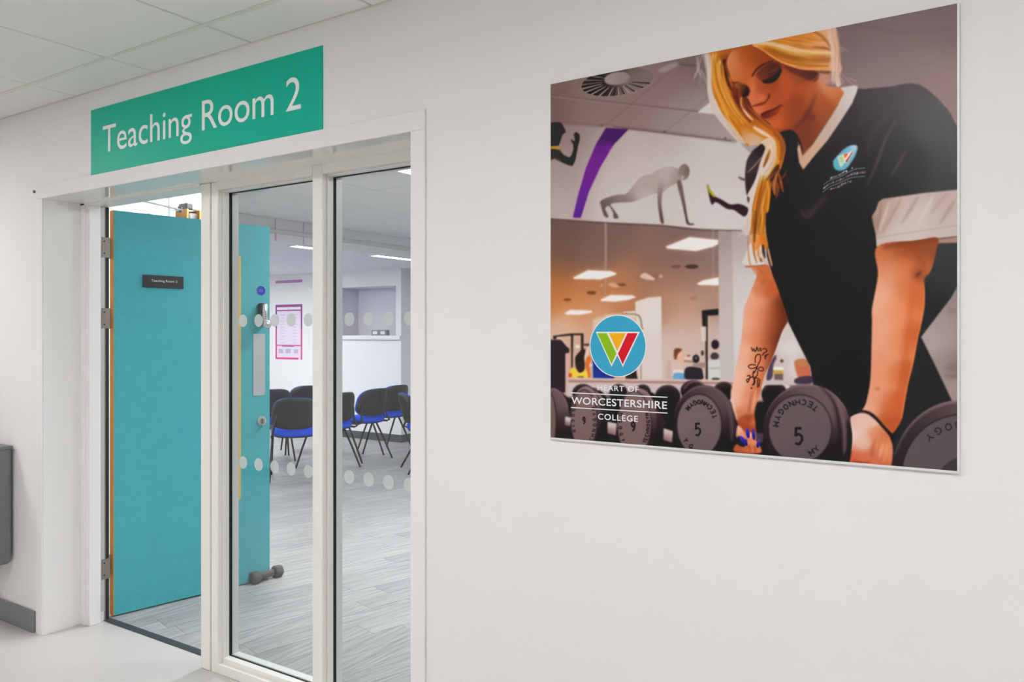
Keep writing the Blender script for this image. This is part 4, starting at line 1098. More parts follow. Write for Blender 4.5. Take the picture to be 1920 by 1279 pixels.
line([(1712, 540), (1706, 600), (1694, 690), (1680, 770)], (4, 14, 5), (186, 92, 50), 5, 0.5, clip=am)
oval(1645, 729, 5, 3, (190, 108, 82), 0, 1.5, 0.7)
# near hand and bracelet
hand = [(1594, 784), (1612, 775), (1630, 779), (1652, 797), (1664, 812), (1672, 828), (1674, 850), (1671, 875), (1668, 895), (1590, 895), (1593, 868), (1597, 840), (1598, 815)]
fill(hand, [(1605, 790, (222, 182, 168)), (1625, 785, (228, 190, 174)), (1615, 830, (226, 184, 168)), (1640, 815, (220, 146, 112)), (1655, 820, (206, 120, 82)), (1665, 850, (222, 140, 104)), (1640, 860, (196, 110, 80)), (1600, 862, (206, 106, 76)), (1625, 870, (206, 120, 92)), (1655, 875, (200, 100, 68)), (1605, 815, (232, 200, 186))], 0.6)
hm = full_mask(hand)
line([(1642, 822), (1636, 840), (1634, 858)], (2, 6, 3), (180, 96, 68), 2.5, 0.7, clip=hm)
line([(1656, 830), (1652, 846), (1648, 860)], (2, 5, 2), (236, 176, 146), 2, 0.7, clip=hm)
line([(1664, 832), (1661, 850), (1656, 866)], (2, 4, 2), (238, 170, 136), 1.6, 0.6, clip=hm)
line([(1598, 863), (1618, 868), (1632, 866)], (3, 5, 3), (170, 66, 44), 2, 0.7, clip=hm)
line([(1596, 866), (1612, 868), (1630, 871)], (1, 3, 1), (90, 36, 26), 1.0, 0.7, clip=hm)
line([(1597, 790), (1599, 815), (1597, 845)], 2, (240, 214, 200), 0.8, 0.8, clip=hm)
line([(1594, 779), (1612, 771.5), (1628, 774), (1642, 784), (1656, 800), (1674, 819)], (3, 5.5, 5), (26, 22, 24), 0.5)
line([(1672, 818), (1680, 809), (1687, 798)], (4, 3, 1), (28, 25, 27), 0.6)
fill([(1668, 815), (1680, 818), (1676, 832), (1672, 828)], (30, 26, 28), 0.7, curve=False)
# dumbbell under the near hand
bell(1513, 806, 83, 86, 1500, 804, 58.5, 63, (104, 92, 95), (60, 49, 53), (112, 92, 96))
bl = full_mask(ell(1513, 806, 83, 86), False)
line([(1548, 728), (1572, 760), (1583, 800), (1584, 860)], (4, 9, 5), (122, 98, 104), 2.5, 0.75, clip=bl)
line([(1535, 722), (1562, 752), (1574, 800), (1574, 865)], (2, 6, 4), (40, 32, 36), 2.5, 0.8, clip=bl)
line([(1590, 790), (1594, 830), (1593, 880)], (4, 10, 8), (34, 27, 31), 2.5, 0.9, clip=bl)
# --- far sleeve cuff and far arm
fill(Hh((270, 690), (320, 560), (400, 520), (480, 560), (545, 830), (240, 826)), (212, 208, 206), 0.8)
arm2 = [(1396, 500), (1420, 498), (1440, 497), (1448, 515), (1456, 534), (1465, 560), (1474, 588), (1477, 602), (1466, 623), (1450, 667), (1434, 704), (1424, 741), (1415, 772), (1417, 800), (1416, 815), (1390, 815), (1381, 787), (1370, 746), (1376, 709), (1384, 671), (1391, 626), (1395, 581), (1402, 560), (1410, 540), (1419, 516), (1410, 503)]
fill(arm2, [(1415, 505, (206, 130, 92)), (1430, 510, (196, 108, 66)), (1425, 545, (206, 122, 82)), (1440, 545, (188, 96, 54)), (1405, 570, (228, 166, 140)), (1430, 590, (222, 132, 92)), (1458, 590, (120, 60, 36)), (1400, 610, (230, 172, 148)), (1420, 630, (224, 134, 94)), (1450, 630, (128, 66, 40)),
            (1395, 660, (232, 176, 154)), (1420, 670, (222, 136, 98)), (1440, 665, (172, 92, 56)), (1385, 710, (234, 184, 164)), (1410, 710, (222, 142, 106)), (1425, 720, (190, 104, 66)), (1378, 745, (236, 190, 172)), (1400, 745, (216, 140, 106)), (1392, 775, (206, 126, 94)), (1405, 785, (150, 70, 40)), (1395, 800, (160, 76, 44)), (1411, 790, (214, 118, 76))], 0.7)
am2 = full_mask(arm2)
line([(1460, 560), (1472, 600), (1452, 660), (1436, 700)], (8, 16, 4), (92, 48, 30), 5, 0.6, clip=am2)
line([(1410, 735), (1406, 760), (1404, 775)], (2, 5, 3), (160, 86, 56), 2, 0.7, clip=am2)
line([(1418, 730), (1413, 755), (1410, 772)], (1, 3, 1), (236, 170, 136), 1.2, 0.7, clip=am2)
line([(1385, 790), (1398, 782), (1410, 790)], (3, 10, 4), (140, 66, 38), 3, 0.7, clip=am2)
line([(1397, 500), (1437, 497.5)], 2.0, (150, 92, 62), 0.6, 0.9)
line([(1371, 747), (1382, 788)], 2.0, (244, 212, 196), 0.8, 0.8)
oval(1432, 528, 6, 4, (168, 96, 62), 0, 2.5, 0.6, clip=am2)
# tattoo lines
TK = (44, 30, 32)
def scrib(*pts, w=2.1): line(K(*pts), w, TK, 0.3, 0.9)
scrib((260, 165), (275, 205), (285, 180), (300, 210), (315, 165)); scrib((315, 160), (330, 205), (345, 175), (360, 200), (335, 190))
scrib((370, 185), (400, 180), (415, 205), (385, 225), (370, 250)); scrib((435, 240), (400, 250), (400, 290)); scrib((395, 245), (415, 265))
scrib((300, 320), (300, 270), (320, 240), (350, 245), (350, 290), (330, 335), (310, 380), (285, 430)); scrib((305, 345), (260, 340), (230, 355), (250, 378), (290, 375), (315, 360))
scrib((310, 375), (345, 400), (375, 400), (378, 375), (350, 365), (325, 385)); scrib((285, 400), (275, 440), (290, 480)); scrib((320, 400), (320, 440), (300, 470), (280, 545))
scrib((215, 455), (245, 450), (240, 480), (215, 490), (220, 520)); scrib((225, 520), (250, 470), (280, 470), (290, 510)); scrib((300, 470), (330, 480), (345, 500)); scrib((300, 500), (285, 545)); scrib((320, 490), (325, 570)); scrib((345, 490), (335, 560)); scrib((270, 550), (280, 530))
oval(1360+262/5.333, 620+575/5.333, 1.6, 1.8, TK, 0, 0.4)
# far hand with blue nails
fill(K((130, 950), (180, 1000), (205, 1080), (150, 1120), (110, 1060), (115, 980)), [(1385, 802, (236, 190, 168)), (1393, 822, (206, 130, 100))], 0.8)
fill(K((105, 1140), (200, 1120), (240, 1090), (300, 1090), (345, 1150), (345, 1225), (100, 1215)), [(1385, 840, (176, 92, 62)), (1400, 838, (190, 104, 70)), (1412, 828, (226, 146, 112)), (1420, 846, (206, 116, 78)), (1404, 826, (222, 140, 106))], 0.8)
fill(K((190, 1010), (255, 1020), (300, 1020), (310, 1090), (240, 1110), (205, 1080)), (214, 134, 104), 0.8)
line(K((250, 1020), (255, 1070)), 2, (240, 214, 210), 0.5, 0.9); line(K((305, 1030), (308, 1080)), 1.5, (240, 214, 210), 0.5, 0.8)
fill(K((118, 1070), (150, 1060), (200, 1150), (160, 1160), (120, 1130)), (30, 24, 34), 0.8)
for x, y, rx, ry, rot in ((224, 1026, 19, 52, -8), (283, 1038, 17, 55, -4), (184, 1104, 22, 60, -38), (330, 1130, 18, 46, 12)):
    oval(1360+x/5.333, 620+y/5.333, rx/5.333, ry/5.333, [(1360+x/5.333, 620+(y-30)/5.333, (78, 66, 190)), (1360+x/5.333, 620+(y+30)/5.333, (28, 24, 120))], rot, 0.4)
line(K((235, 1150), (250, 1215)), 1.6, (130, 60, 42), 0.6, 0.8); line(K((295, 1150), (300, 1220)), 1.6, (130, 60, 42), 0.6, 0.8)
fill(K((300, 1030), (375, 1030), (370, 1130), (345, 1110), (300, 1090)), (92, 76, 92), 1.2, 0.8)
# refresh the front dumbbell rim over the far hand
# --- neck and face
fill(D((640, 930), (800, 930), (880, 1080), (870, 1290), (680, 1290), (700, 1100)), (26, 22, 24), 1.0, curve=False)
fill(D((290, 540), (340, 580), (400, 650), (450, 715), (490, 790), (550, 845), (630, 915), (720, 1010), (640, 1010), (500, 910), (390, 800), (320, 680)), (104, 50, 16), 1.0)
faceskin = D((265, 420), (285, 340), (350, 300), (480, 255), (640, 240), (760, 300), (860, 440), (990, 480), (1010, 560), (1060, 600), (1180, 620), (1215, 650), (1170, 745), (1065, 900), (935, 1085), (870, 1170), (850, 1080), (800, 965), (745, 955), (690, 970), (640, 945), (600, 885), (520, 835), (470, 770), (445, 710), (400, 660), (330, 585), (295, 535))
fill(faceskin, [(*D((300, 400))[0], (232, 156, 118)), (*D((330, 480))[0], (222, 132, 84)), (*D((420, 380))[0], (190, 96, 44)), (*D((540, 340))[0], (146, 66, 30)), (*D((420, 520))[0], (206, 108, 60)), (*D((480, 620))[0], (214, 112, 72)), (*D((480, 720))[0], (228, 128, 92)), (*D((560, 690))[0], (206, 100, 64)),
                (*D((600, 600))[0], (150, 68, 36)), (*D((640, 680))[0], (176, 80, 46)), (*D((760, 580))[0], (196, 88, 46)), (*D((860, 640))[0], (190, 84, 42)), (*D((720, 640))[0], (190, 84, 46)), (*D((840, 700))[0], (150, 62, 26)), (*D((920, 800))[0], (150, 66, 24)), (*D((700, 880))[0], (196, 88, 46)),
                (*D((620, 900))[0], (206, 102, 62)), (*D((800, 900))[0], (146, 66, 26)), (*D((860, 540))[0], (150, 70, 40)), (*D((950, 620))[0], (190, 92, 48)), (*D((1060, 600))[0], (226, 152, 116)), (*D((1120, 660))[0], (222, 130, 78)), (*D((1000, 720))[0], (170, 84, 36)), (*D((940, 840))[0], (104, 46, 16)), (*D((1060, 800))[0], (160, 78, 30)),
                (*D((900, 960))[0], (110, 52, 20)), (*D((880, 1080))[0], (120, 56, 24)), (*D((980, 960))[0], (140, 66, 26)), (*D((1160, 720))[0], (190, 100, 48))], 0.6)
fm = full_mask(faceskin)
# shadow between jaw and neck
line(D((800, 950), (880, 870), (940, 770), (985, 660)), (4, 9, 3), (84, 36, 14), 3.0, 0.65, clip=fm)
line(D((640, 945), (720, 960), (800, 940)), (2, 5, 4), (120, 54, 22), 1.6, 0.7, clip=fm)
line(D((960, 640), (1010, 700), (1010, 780)), (5, 12, 5), (190, 96, 44), 5, 0.5, clip=fm)
ink_rgb = ink_rgb*(1-0.16*fm[..., None])+np.array((146, 92, 48), np.float32)*0.16*fm[..., None]
# brow, eyes
line(D((470, 525), (505, 470), (570, 425), (640, 400)), (3.0, 3.4, 2), (58, 28, 26), 0.8, 0.9)
fill(D((500, 500), (560, 450), (640, 410), (700, 430), (690, 500), (620, 560), (560, 570), (520, 545)), [(*D((560, 500))[0], (96, 52, 34)), (*D((640, 460))[0], (76, 40, 30)), (*D((530, 540))[0], (122, 58, 36))], 1.6, 0.85)
fill(D((550, 560), (600, 545), (660, 505), (695, 460), (700, 490), (670, 545), (610, 575), (570, 578)), (26, 19, 20), 1.3, 0.85)
line(D((560, 570), (620, 570), (670, 530), (700, 470)), (2, 5, 3), (22, 17, 20), 1.0, 0.8)
line(D((590, 500), (640, 480), (670, 450)), (1, 4, 1), (120, 76, 52), 1.4, 0.6)
line(D((310, 580), (345, 574), (385, 582)), (1.6, 2.4, 1.2), (62, 26, 18), 0.5, 0.95)
fill(D((325, 590), (400, 585), (445, 615), (450, 650), (420, 670), (385, 680), (350, 640)), [(*D((350, 605))[0], (150, 84, 44)), (*D((400, 620))[0], (96, 56, 34)), (*D((440, 640))[0], (26, 18, 18))], 0.9)
fill(D((385, 685), (410, 660), (440, 630), (452, 645), (440, 680), (410, 685)), (18, 14, 16), 0.7)
# nose
line(D((455, 540), (470, 600), (455, 700), (450, 745)), (2, 8, 4), (228, 128, 92), 3, 0.6, clip=fm)
line(D((520, 560), (530, 620), (580, 660)), (3, 8, 4), (150, 70, 40), 3, 0.5, clip=fm)
line(D((470, 765), (520, 752), (570, 735), (598, 700)), (2, 5, 2), (116, 40, 20), 1.2, 0.9)
line(D((598, 660), (606, 685), (594, 710)), (1.6, 4, 2), (92, 34, 20), 1.2, 0.9)
oval(1300+548/4.2625, 20+700/4.2625, 8, 6, (226, 122, 86), -20, 3, 0.6, clip=fm)
# mouth
fill(D((540, 830), (590, 800), (630, 790), (700, 755), (690, 800), (650, 840), (590, 862), (555, 858)), [(*D((560, 835))[0], (110, 40, 32)), (*D((640, 815))[0], (140, 58, 38)), (*D((690, 780))[0], (150, 66, 40))], 0.8)
line(D((540, 832), (600, 806), (650, 785), (705, 752)), (2.4, 3.4, 1.6), (78, 24, 22), 0.8, 0.95)
line(D((700, 755), (730, 770)), (3, 1), (110, 44, 24), 1.4, 0.7)
line(D((570, 880), (640, 860), (690, 820)), (3, 6, 3), (170, 78, 46), 2.5, 0.6, clip=fm)
oval(1300+650/4.2625, 20+905/4.2625, 16, 8, (206, 100, 58), -20, 4, 0.6, clip=fm)
# shade under the fringe and the ear
fill(D((720, 430), (860, 465), (985, 485), (990, 530), (930, 560), (840, 520), (760, 480)), [(*D((800, 470))[0], (100, 46, 24)), (*D((940, 510))[0], (72, 36, 26)), (*D((880, 520))[0], (96, 44, 24))], 2.0, 0.9)
line(D((985, 490), (1000, 530), (960, 570)), (2, 4, 2), (84, 40, 26), 1.2, 0.8)
oval(1300+1050/4.2625, 20+540/4.2625, 12, 14, (226, 154, 120), 0, 3, 0.7)
line(D((1090, 490), (1115, 510), (1100, 540)), (2, 4, 2), (140, 84, 50), 1.0, 0.8)
fill(D((1000, 480), (1110, 480), (1080, 505), (1020, 500)), (120, 70, 36), 1.2, 0.8)
# --- hair, right of the face
hair = D((470, 270), (560, 235), (700, 200), (900, 140), (1030, 100), (1100, 95), (1140, 140), (1150, 210), (1165, 300), (1165, 400), (1185, 470), (1165, 520), (1180, 590), (1150, 610), (1130, 560), (1130, 490), (1000, 478), (860, 468), (740, 430), (650, 385), (570, 330), (520, 300))
fill(hair, [(*D((560, 265))[0], (226, 150, 60)), (*D((720, 230))[0], (226, 130, 40)), (*D((900, 190))[0], (214, 132, 46)), (*D((1000, 200))[0], (226, 158, 90)), (*D((660, 300))[0], (170, 92, 22)), (*D((800, 350))[0], (176, 104, 30)), (*D((950, 390))[0], (196, 120, 56)), (*D((1060, 330))[0], (222, 150, 100)), (*D((1130, 250))[0], (226, 186, 166)), (*D((1140, 420))[0], (226, 188, 168)), (*D((1150, 560))[0], (222, 190, 176)), (*D((1060, 440))[0], (206, 130, 70)), (*D((700, 400))[0], (206, 122, 44)), (*D((1090, 160))[0], (222, 180, 158))], 0.8)
hr = full_mask(hair)
rr = random.Random(11)
def strand(pts, w, c, soft=0.6, al=0.8, clip=None):
    line(D(*pts), w, c, soft, al, clip=clip)
strand([(470, 262), (600, 262), (720, 290), (860, 325), (1000, 335), (1120, 335)], (5, 10, 4), (236, 206, 176), 1.2, 0.9, hr)
strand([(600, 280), (720, 320), (860, 350), (1000, 350), (1110, 345)], (2, 5, 2), (226, 186, 90), 1.0, 0.8, hr)
strand([(480, 280), (560, 330), (660, 400), (780, 445), (920, 462), (1120, 462)], (6, 8, 5), (232, 160, 96), 1.0, 0.9, hr)
strand([(520, 292), (640, 370), (760, 420), (900, 440), (1080, 440)], (2, 4, 2), (196, 104, 30), 0.7, 0.8, hr)
strand([(480, 276), (580, 340), (700, 410), (830, 452)], (2, 4, 2), (240, 190, 130), 0.7, 0.7, hr)
strand([(560, 300), (700, 350), (860, 390), (1000, 400), (1110, 396)], (6, 14, 6), (158, 92, 24), 2.0, 0.6, hr)
strand([(920, 150), (1000, 185), (1060, 240), (1110, 310)], (3, 6, 3), (160, 90, 30), 1.0, 0.7, hr)
strand([(960, 290), (1050, 300), (1110, 318)], (2, 5, 2), (150, 78, 22), 0.9, 0.7, hr)
strand([(940, 385), (1040, 378), (1120, 384)], (2, 4, 2), (160, 86, 32), 0.9, 0.7, hr)
for k in range(46):
    t = rr.random(); y = 200+t*250
    x0 = 560+rr.random()*300; x1 = x0+150+rr.random()*260
    c = rr.choice([(240, 186, 120), (206, 120, 40), (176, 98, 26), (232, 160, 80), (238, 200, 150)])
    strand([(x0, y-0.10*(1100-x0)*0.6), ((x0+x1)/2, y+8), (x1, y+14)], (0.6, 1.6, 0.6), c, 0.5, 0.55, hr)
for k in range(26):
    x = 1090+rr.random()*80; y = 110+rr.random()*60
    strand([(x-30, y), (x+rr.uniform(-6, 14), y+160), (x+rr.uniform(-10, 14), y+330), (x+rr.uniform(-10, 20), y+430)], (0.8, 2.0, 0.8), rr.choice([(232, 206, 196), (222, 172, 140), (240, 220, 212), (206, 150, 116)]), 0.6, 0.6)
for p_ in ([(1165, 290), (1200, 300), (1243, 330)], [(1175, 300), (1190, 320), (1215, 318)], [(1160, 400), (1185, 450), (1180, 480)], [(1170, 520), (1200, 570), (1180, 590)], [(1150, 160), (1165, 210), (1160, 260)], [(1240, 540), (1290, 560), (1310, 600)], [(1180, 500), (1240, 560), (1300, 610)]):
    strand(p_, (1.2, 1.8, 0.6), (206, 176, 164), 0.6, 0.55)
# --- hair, left of the face
left = D((110, 350), (160, 330), (290, 305), (340, 290), (300, 330), (275, 380), (265, 430), (300, 540), (320, 600), (385, 680), (440, 760), (520, 840), (610, 915), (690, 985), (735, 1075), (725, 1170), (690, 1279), (640, 1279), (560, 1090), (440, 1075), (350, 1010), (270, 905), (200, 765), (150, 645), (118, 540), (122, 440))
fill(left, [(*D((140, 400))[0], (226, 170, 110)), (*D((170, 560))[0], (222, 158, 96)), (*D((190, 440))[0], (226, 148, 50)), (*D((230, 470))[0], (150, 76, 20)), (*D((260, 400))[0], (62, 34, 26)), (*D((250, 500))[0], (92, 46, 20)), (*D((230, 620))[0], (206, 120, 20)), (*D((290, 640))[0], (176, 92, 8)), (*D((270, 780))[0], (214, 130, 24)), (*D((340, 680))[0], (116, 52, 14)), (*D((340, 800))[0], (176, 92, 10)),
            (*D((400, 800))[0], (120, 58, 16)), (*D((360, 920))[0], (206, 122, 24)), (*D((460, 860))[0], (150, 72, 14)), (*D((540, 900))[0], (196, 104, 18)), (*D((450, 980))[0], (222, 190, 166)), (*D((520, 1040))[0], (220, 206, 200)), (*D((620, 990))[0], (206, 112, 14)), (*D((690, 1060))[0], (214, 124, 24)), (*D((660, 1180))[0], (222, 150, 70)), (*D((300, 330))[0], (196, 104, 12)), (*D((200, 350))[0], (214, 134, 40))], 0.8)
lm = full_mask(left)
ink_rgb = ink_rgb*(1-0.22*lm[..., None])+np.array((186, 96, 8), np.float32)*0.22*lm[..., None]
for pts, w, c, al in (([(160, 335), (140, 450), (135, 560)], (2, 4, 2), (240, 190, 140), .8), ([(185, 335), (165, 430), (172, 560), (215, 700), (290, 860)], (2, 5, 2), (240, 184, 120), .85), ([(210, 380), (195, 480), (215, 600), (280, 740), (350, 880)], (3, 5, 2), (222, 140, 40), .8),
                      ([(215, 400), (205, 480), (218, 560)], (3, 6, 3), (246, 196, 110), .9), ([(250, 390), (235, 460), (270, 560), (310, 640)], (6, 9, 3), (66, 32, 20), .8), ([(320, 600), (330, 700), (380, 820), (460, 890)], (4, 8, 4), (110, 48, 10), .8),
                      ([(345, 620), (355, 720), (400, 800)], (3, 5, 3), (84, 36, 14), .8), ([(385, 690), (380, 740), (400, 790), (450, 850), (480, 880)], (2, 3, 2), (238, 186, 150), .9), ([(405, 700), (430, 780), (500, 850), (600, 930)], (2, 4, 2), (90, 42, 14), .8),
                      ([(400, 790), (440, 840), (470, 870)], (2, 4, 2), (240, 200, 176), .8), ([(300, 700), (360, 840), (440, 930), (560, 980), (650, 1050), (690, 1150)], (3, 6, 4), (206, 116, 10), .8), ([(480, 930), (560, 980), (640, 1020)], (4, 8, 3), (236, 214, 196), .9),
                      ([(420, 960), (500, 980), (600, 1030), (650, 1090)], (2, 4, 2), (214, 128, 30), .9), ([(280, 840), (340, 940), (400, 1030), (440, 1080)], (3, 5, 2), (196, 104, 14), .85), ([(220, 760), (290, 880), (360, 980)], (2, 5, 2), (232, 170, 100), .8),
                      ([(520, 880), (620, 950), (690, 1040), (715, 1130), (690, 1250)], (4, 8, 4), (176, 88, 6), .8), ([(600, 920), (690, 1000), (728, 1090), (705, 1200)], (2, 3, 2), (150, 82, 30), .8), ([(240, 640), (290, 760), (350, 850)], (3, 6, 3), (232, 146, 40), .7)):
    strand(pts, w, c, 0.6, al, None)
for k in range(70):
    t = rr.random()
    off = rr.uniform(-1, 1)
    pts = [(190+off*45, 380+t*60), (215+off*50, 560+t*60), (290+off*52, 730+t*60), (400+off*50, 880+t*40)]
    strand(pts, (0.6, 1.5, 0.5), rr.choice([(240, 176, 90), (222, 140, 30), (150, 76, 10), (196, 108, 12), (246, 206, 150)]), 0.5, 0.5, lm)
# pale flyaway hair at the outer left
for k in range(30):
    o1 = rr.uniform(0, 60); o2 = rr.uniform(0, 70)
    strand([(70+o1, 345), (105+o1*0.6, 480), (120+o2*0.4, 640), (160+o2*0.8, 800), (270+o2, 950), (370+o2, 1060)], (1.5, 3.0, 1.0), rr.choice([(214, 202, 196), (206, 192, 188), (226, 212, 200)]), 1.2, 0.35)
for pts in ([(50, 350), (30, 430), (50, 500), (90, 560)], [(75, 350), (45, 440), (60, 520)], [(40, 470), (15, 510), (0, 560)], [(60, 480), (50, 600)], [(60, 470), (90, 530), (110, 600)], [(20, 360), (40, 430), (30, 500), (10, 540)]):
    strand(pts, (1.5, 2.4, 0.8), (200, 180, 174), 0.7, 0.7)
# --- dark of the far shoulder, long hair falling down
fill(G((360, 310), (430, 250), (520, 180), (560, 200), (520, 330), (470, 480), (400, 690), (330, 830), (290, 895), (270, 800), (262, 640), (285, 440)), [(*G((400, 350))[0], (58, 50, 58)), (*G((340, 500))[0], (70, 58, 62)), (*G((330, 650))[0], (56, 46, 48)), (*G((490, 260))[0], (36, 30, 32))], 0.7)
fill(G((290, 920), (330, 890), (325, 960), (305, 1000)), (72, 60, 60), 0.8)
line(G((480, 390), (400, 490), (330, 560), (290, 600)), (2, 3, 1.5), (160, 124, 116), 0.7, 0.9)
line(G((180, 655), (220, 675), (262, 695)), (1.5, 3.0, 2.5), (110, 76, 76), 0.8, 0.9)
pale = G((470, 190), (600, 120), (680, 170), (720, 320), (700, 470), (600, 610), (480, 760), (420, 900), (390, 1060), (340, 1279), (310, 1420), (250, 1420), (230, 1340), (290, 1200), (330, 960), (300, 890), (400, 700), (470, 440), (530, 280), (500, 220))
fill(pale, [(*G((600, 200))[0], (222, 196, 170)), (*G((660, 330))[0], (222, 180, 140)), (*G((560, 400))[0], (214, 196, 186)), (*G((500, 600))[0], (218, 200, 192)), (*G((400, 800))[0], (216, 202, 196)), (*G((350, 1000))[0], (214, 200, 196)), (*G((320, 1250))[0], (210, 192, 186))], 0.8)
pm_ = full_mask(pale)
GS = lambda pts, w, c, soft=0.6, al=0.85, clip=None: line(G(*pts), w, c, soft, al, clip=clip)
GS([(600, 280), (560, 400), (510, 520)], (2, 6, 2), (170, 96, 14)); GS([(580, 320), (540, 440), (505, 530)], (1, 3, 1), (110, 56, 8))
GS([(600, 60), (690, 160), (715, 300), (690, 440), (600, 600)], (7, 9, 2), (206, 118, 10)); GS([(640, 60), (740, 180), (750, 330), (720, 430)], (5, 7, 2), (150, 84, 24)); GS([(780, 120), (795, 230), (770, 330)], (1, 3, 1), (120, 74, 40))
GS([(700, 380), (640, 520), (520, 680), (440, 800)], (2, 3, 2), (214, 170, 90)); GS([(660, 400), (580, 540), (520, 600)], (2, 4, 2), (206, 150, 120), 1.0, 0.6); GS([(620, 200), (600, 260), (640, 330)], (2, 4, 2), (232, 214, 186), 0.8, 0.8)
# orange lower lengths
low = G((700, 480), (720, 560), (690, 600), (600, 690), (610, 800), (590, 1000), (570, 1110), (530, 1140), (520, 1279), (530, 1420), (560, 1560), (500, 1640), (470, 1560), (400, 1640), (350, 1520), (330, 1400), (350, 1279), (400, 1060), (420, 900), (480, 760), (590, 620))
fill(low, [(*G((640, 560))[0], (70, 36, 10)), (*G((560, 720))[0], (196, 108, 14)), (*G((470, 850))[0], (120, 66, 8)), (*G((450, 950))[0], (214, 128, 36)), (*G((560, 900))[0], (176, 96, 24)), (*G((430, 1150))[0], (176, 100, 10)), (*G((480, 1100))[0], (222, 140, 60)), (*G((400, 1250))[0], (206, 120, 20)), (*G((500, 1250))[0], (190, 106, 10)), (*Hh((350, 420))[0], (222, 160, 110)), (*Hh((430, 500))[0], (222, 140, 84)), (*Hh((490, 480))[0], (206, 116, 16))], 0.9)
for k in range(60):
    x = rr.uniform(400, 580); 
    GS([(x+60, 640+rr.uniform(-30, 100)), (x+10, 860), (x-30, 1060), (x-50+rr.uniform(-20, 20), 1250), (x-60+rr.uniform(-20, 30), 1420)], (0.6, 2.0, 0.6), rr.choice([(232, 160, 60), (206, 116, 10), (120, 64, 6), (240, 190, 120), (84, 44, 8), (196, 100, 10)]), 0.5, 0.7)
for pts, w, c in (([(690, 600), (650, 760), (660, 900)], (3, 8, 2), (206, 124, 66)), ([(700, 560), (740, 720), (770, 860)], (2, 5, 2), (190, 104, 44)), ([(820, 560), (780, 640), (700, 700)], (1, 5, 2), (116, 64, 24)), ([(680, 700), (700, 800), (680, 920)], (2, 7, 2), (150, 84, 40)), ([(720, 760), (690, 900), (650, 960)], (2, 5, 1), (110, 58, 24)), ([(830, 640), (830, 720), (760, 760)], (1, 5, 1), (70, 42, 24)), ([(560, 700), (580, 900), (560, 1120)], (2, 4, 2), (236, 160, 60)), ([(500, 1040), (540, 1110), (570, 1140)], (2, 3, 1), (176, 100, 30))):
    GS(pts, w, c, 0.9, 0.85)
HS = lambda pts, w, c, soft=0.5, al=0.9: line(Hh(*pts), w, c, soft, al)
HS([(405, 110), (410, 200), (390, 400), (385, 530)], (3, 6, 3), (110, 64, 8)); HS([(310, 440), (305, 600), (315, 730), (335, 830), (400, 940), (430, 970)], (2.4, 2.6, 1.2), (196, 124, 70)); HS([(370, 530), (385, 680), (420, 810)], (2.5, 3.5, 1.5), (176, 96, 20))
HS([(440, 560), (440, 680), (470, 780)], (4, 5, 2), (214, 132, 66)); HS([(520, 320), (550, 500), (580, 680), (625, 850)], (2, 3, 2), (206, 140, 70)); HS([(570, 620), (600, 760), (620, 845)], (2, 3, 2), (214, 176, 150)); HS([(480, 640), (520, 760), (545, 830)], (2, 4, 2), (216, 160, 130)); HS([(425, 850), (480, 920), (520, 960)], (1.5, 2, 1), (176, 96, 44))
HS([(330, 330), (240, 400), (150, 460)], (2, 3, 0.8), (206, 192, 188), 0.9, 0.8); HS([(310, 370), (240, 450)], (2, 1), (206, 192, 188), 0.9, 0.7); HS([(500, 560), (510, 660), (530, 740)], (3, 5, 2), (30, 22, 16))
HS([(470, 740), (485, 790)], (3, 4), (90, 52, 36), 0.6, 0.8)
# --- collar
fill(D((1175, 615), (1290, 596), (1313, 605), (1310, 640), (1270, 740), (1180, 880), (1070, 1040), (960, 1170), (905, 1240), (878, 1272), (845, 1215), (830, 1110), (835, 1045), (858, 1075), (868, 1160), (950, 1070), (1060, 905), (1160, 745), (1205, 655)), [(*D((1290, 620))[0], (216, 208, 205)), (*D((1230, 760))[0], (208, 196, 192)), (*D((1100, 930))[0], (200, 176, 162)), (*D((960, 1120))[0], (206, 168, 144)), (*D((880, 1220))[0], (214, 172, 146)), (*D((845, 1110))[0], (196, 156, 136))], 0.6, curve=False)
line(D((1160, 745), (1060, 905), (950, 1070), (870, 1160)), 1.5, (120, 66, 40), 0.6, 0.6)
fill(D((800, 960), (855, 1040), (875, 1150), (850, 1070), (830, 1090), (790, 1000)), (26, 20, 22), 0.8)
line(D((835, 1045), (850, 1120), (868, 1165)), (1, 2, 1), (220, 186, 166), 0.6, 0.8)
# --- badge on the shirt
M9 = zc(1520, 260, 11.625)
bp = M9((490, 560), (500, 470), (590, 370), (720, 230), (850, 155), (960, 140), (1010, 160), (1015, 240), (960, 390), (870, 540), (780, 650), (680, 695), (590, 695), (520, 650))
fill(bp, [(*M9((560, 600))[0], (96, 178, 194)), (*M9((650, 330))[0], (112, 176, 204)), (*M9((960, 180))[0], (186, 208, 220)), (*M9((860, 560))[0], (120, 180, 198)), (*M9((970, 300))[0], (120, 186, 206))], 0.6)
fill(M9((570, 395), (720, 345), (850, 290), (945, 235), (900, 340), (780, 540), (745, 510), (670, 620), (640, 600), (600, 450)), (222, 226, 226), 0.5, curve=False)
fill(M9((605, 400), (705, 370), (730, 480), (680, 560), (655, 550)), (178, 206, 146), 0.5, curve=False)
fill(M9((720, 345), (820, 310), (800, 370), (740, 430)), (236, 104, 30), 0.4, curve=False)
fill(M9((930, 245), (900, 330), (785, 525), (760, 490), (840, 380)), (206, 60, 52), 0.4, curve=False)
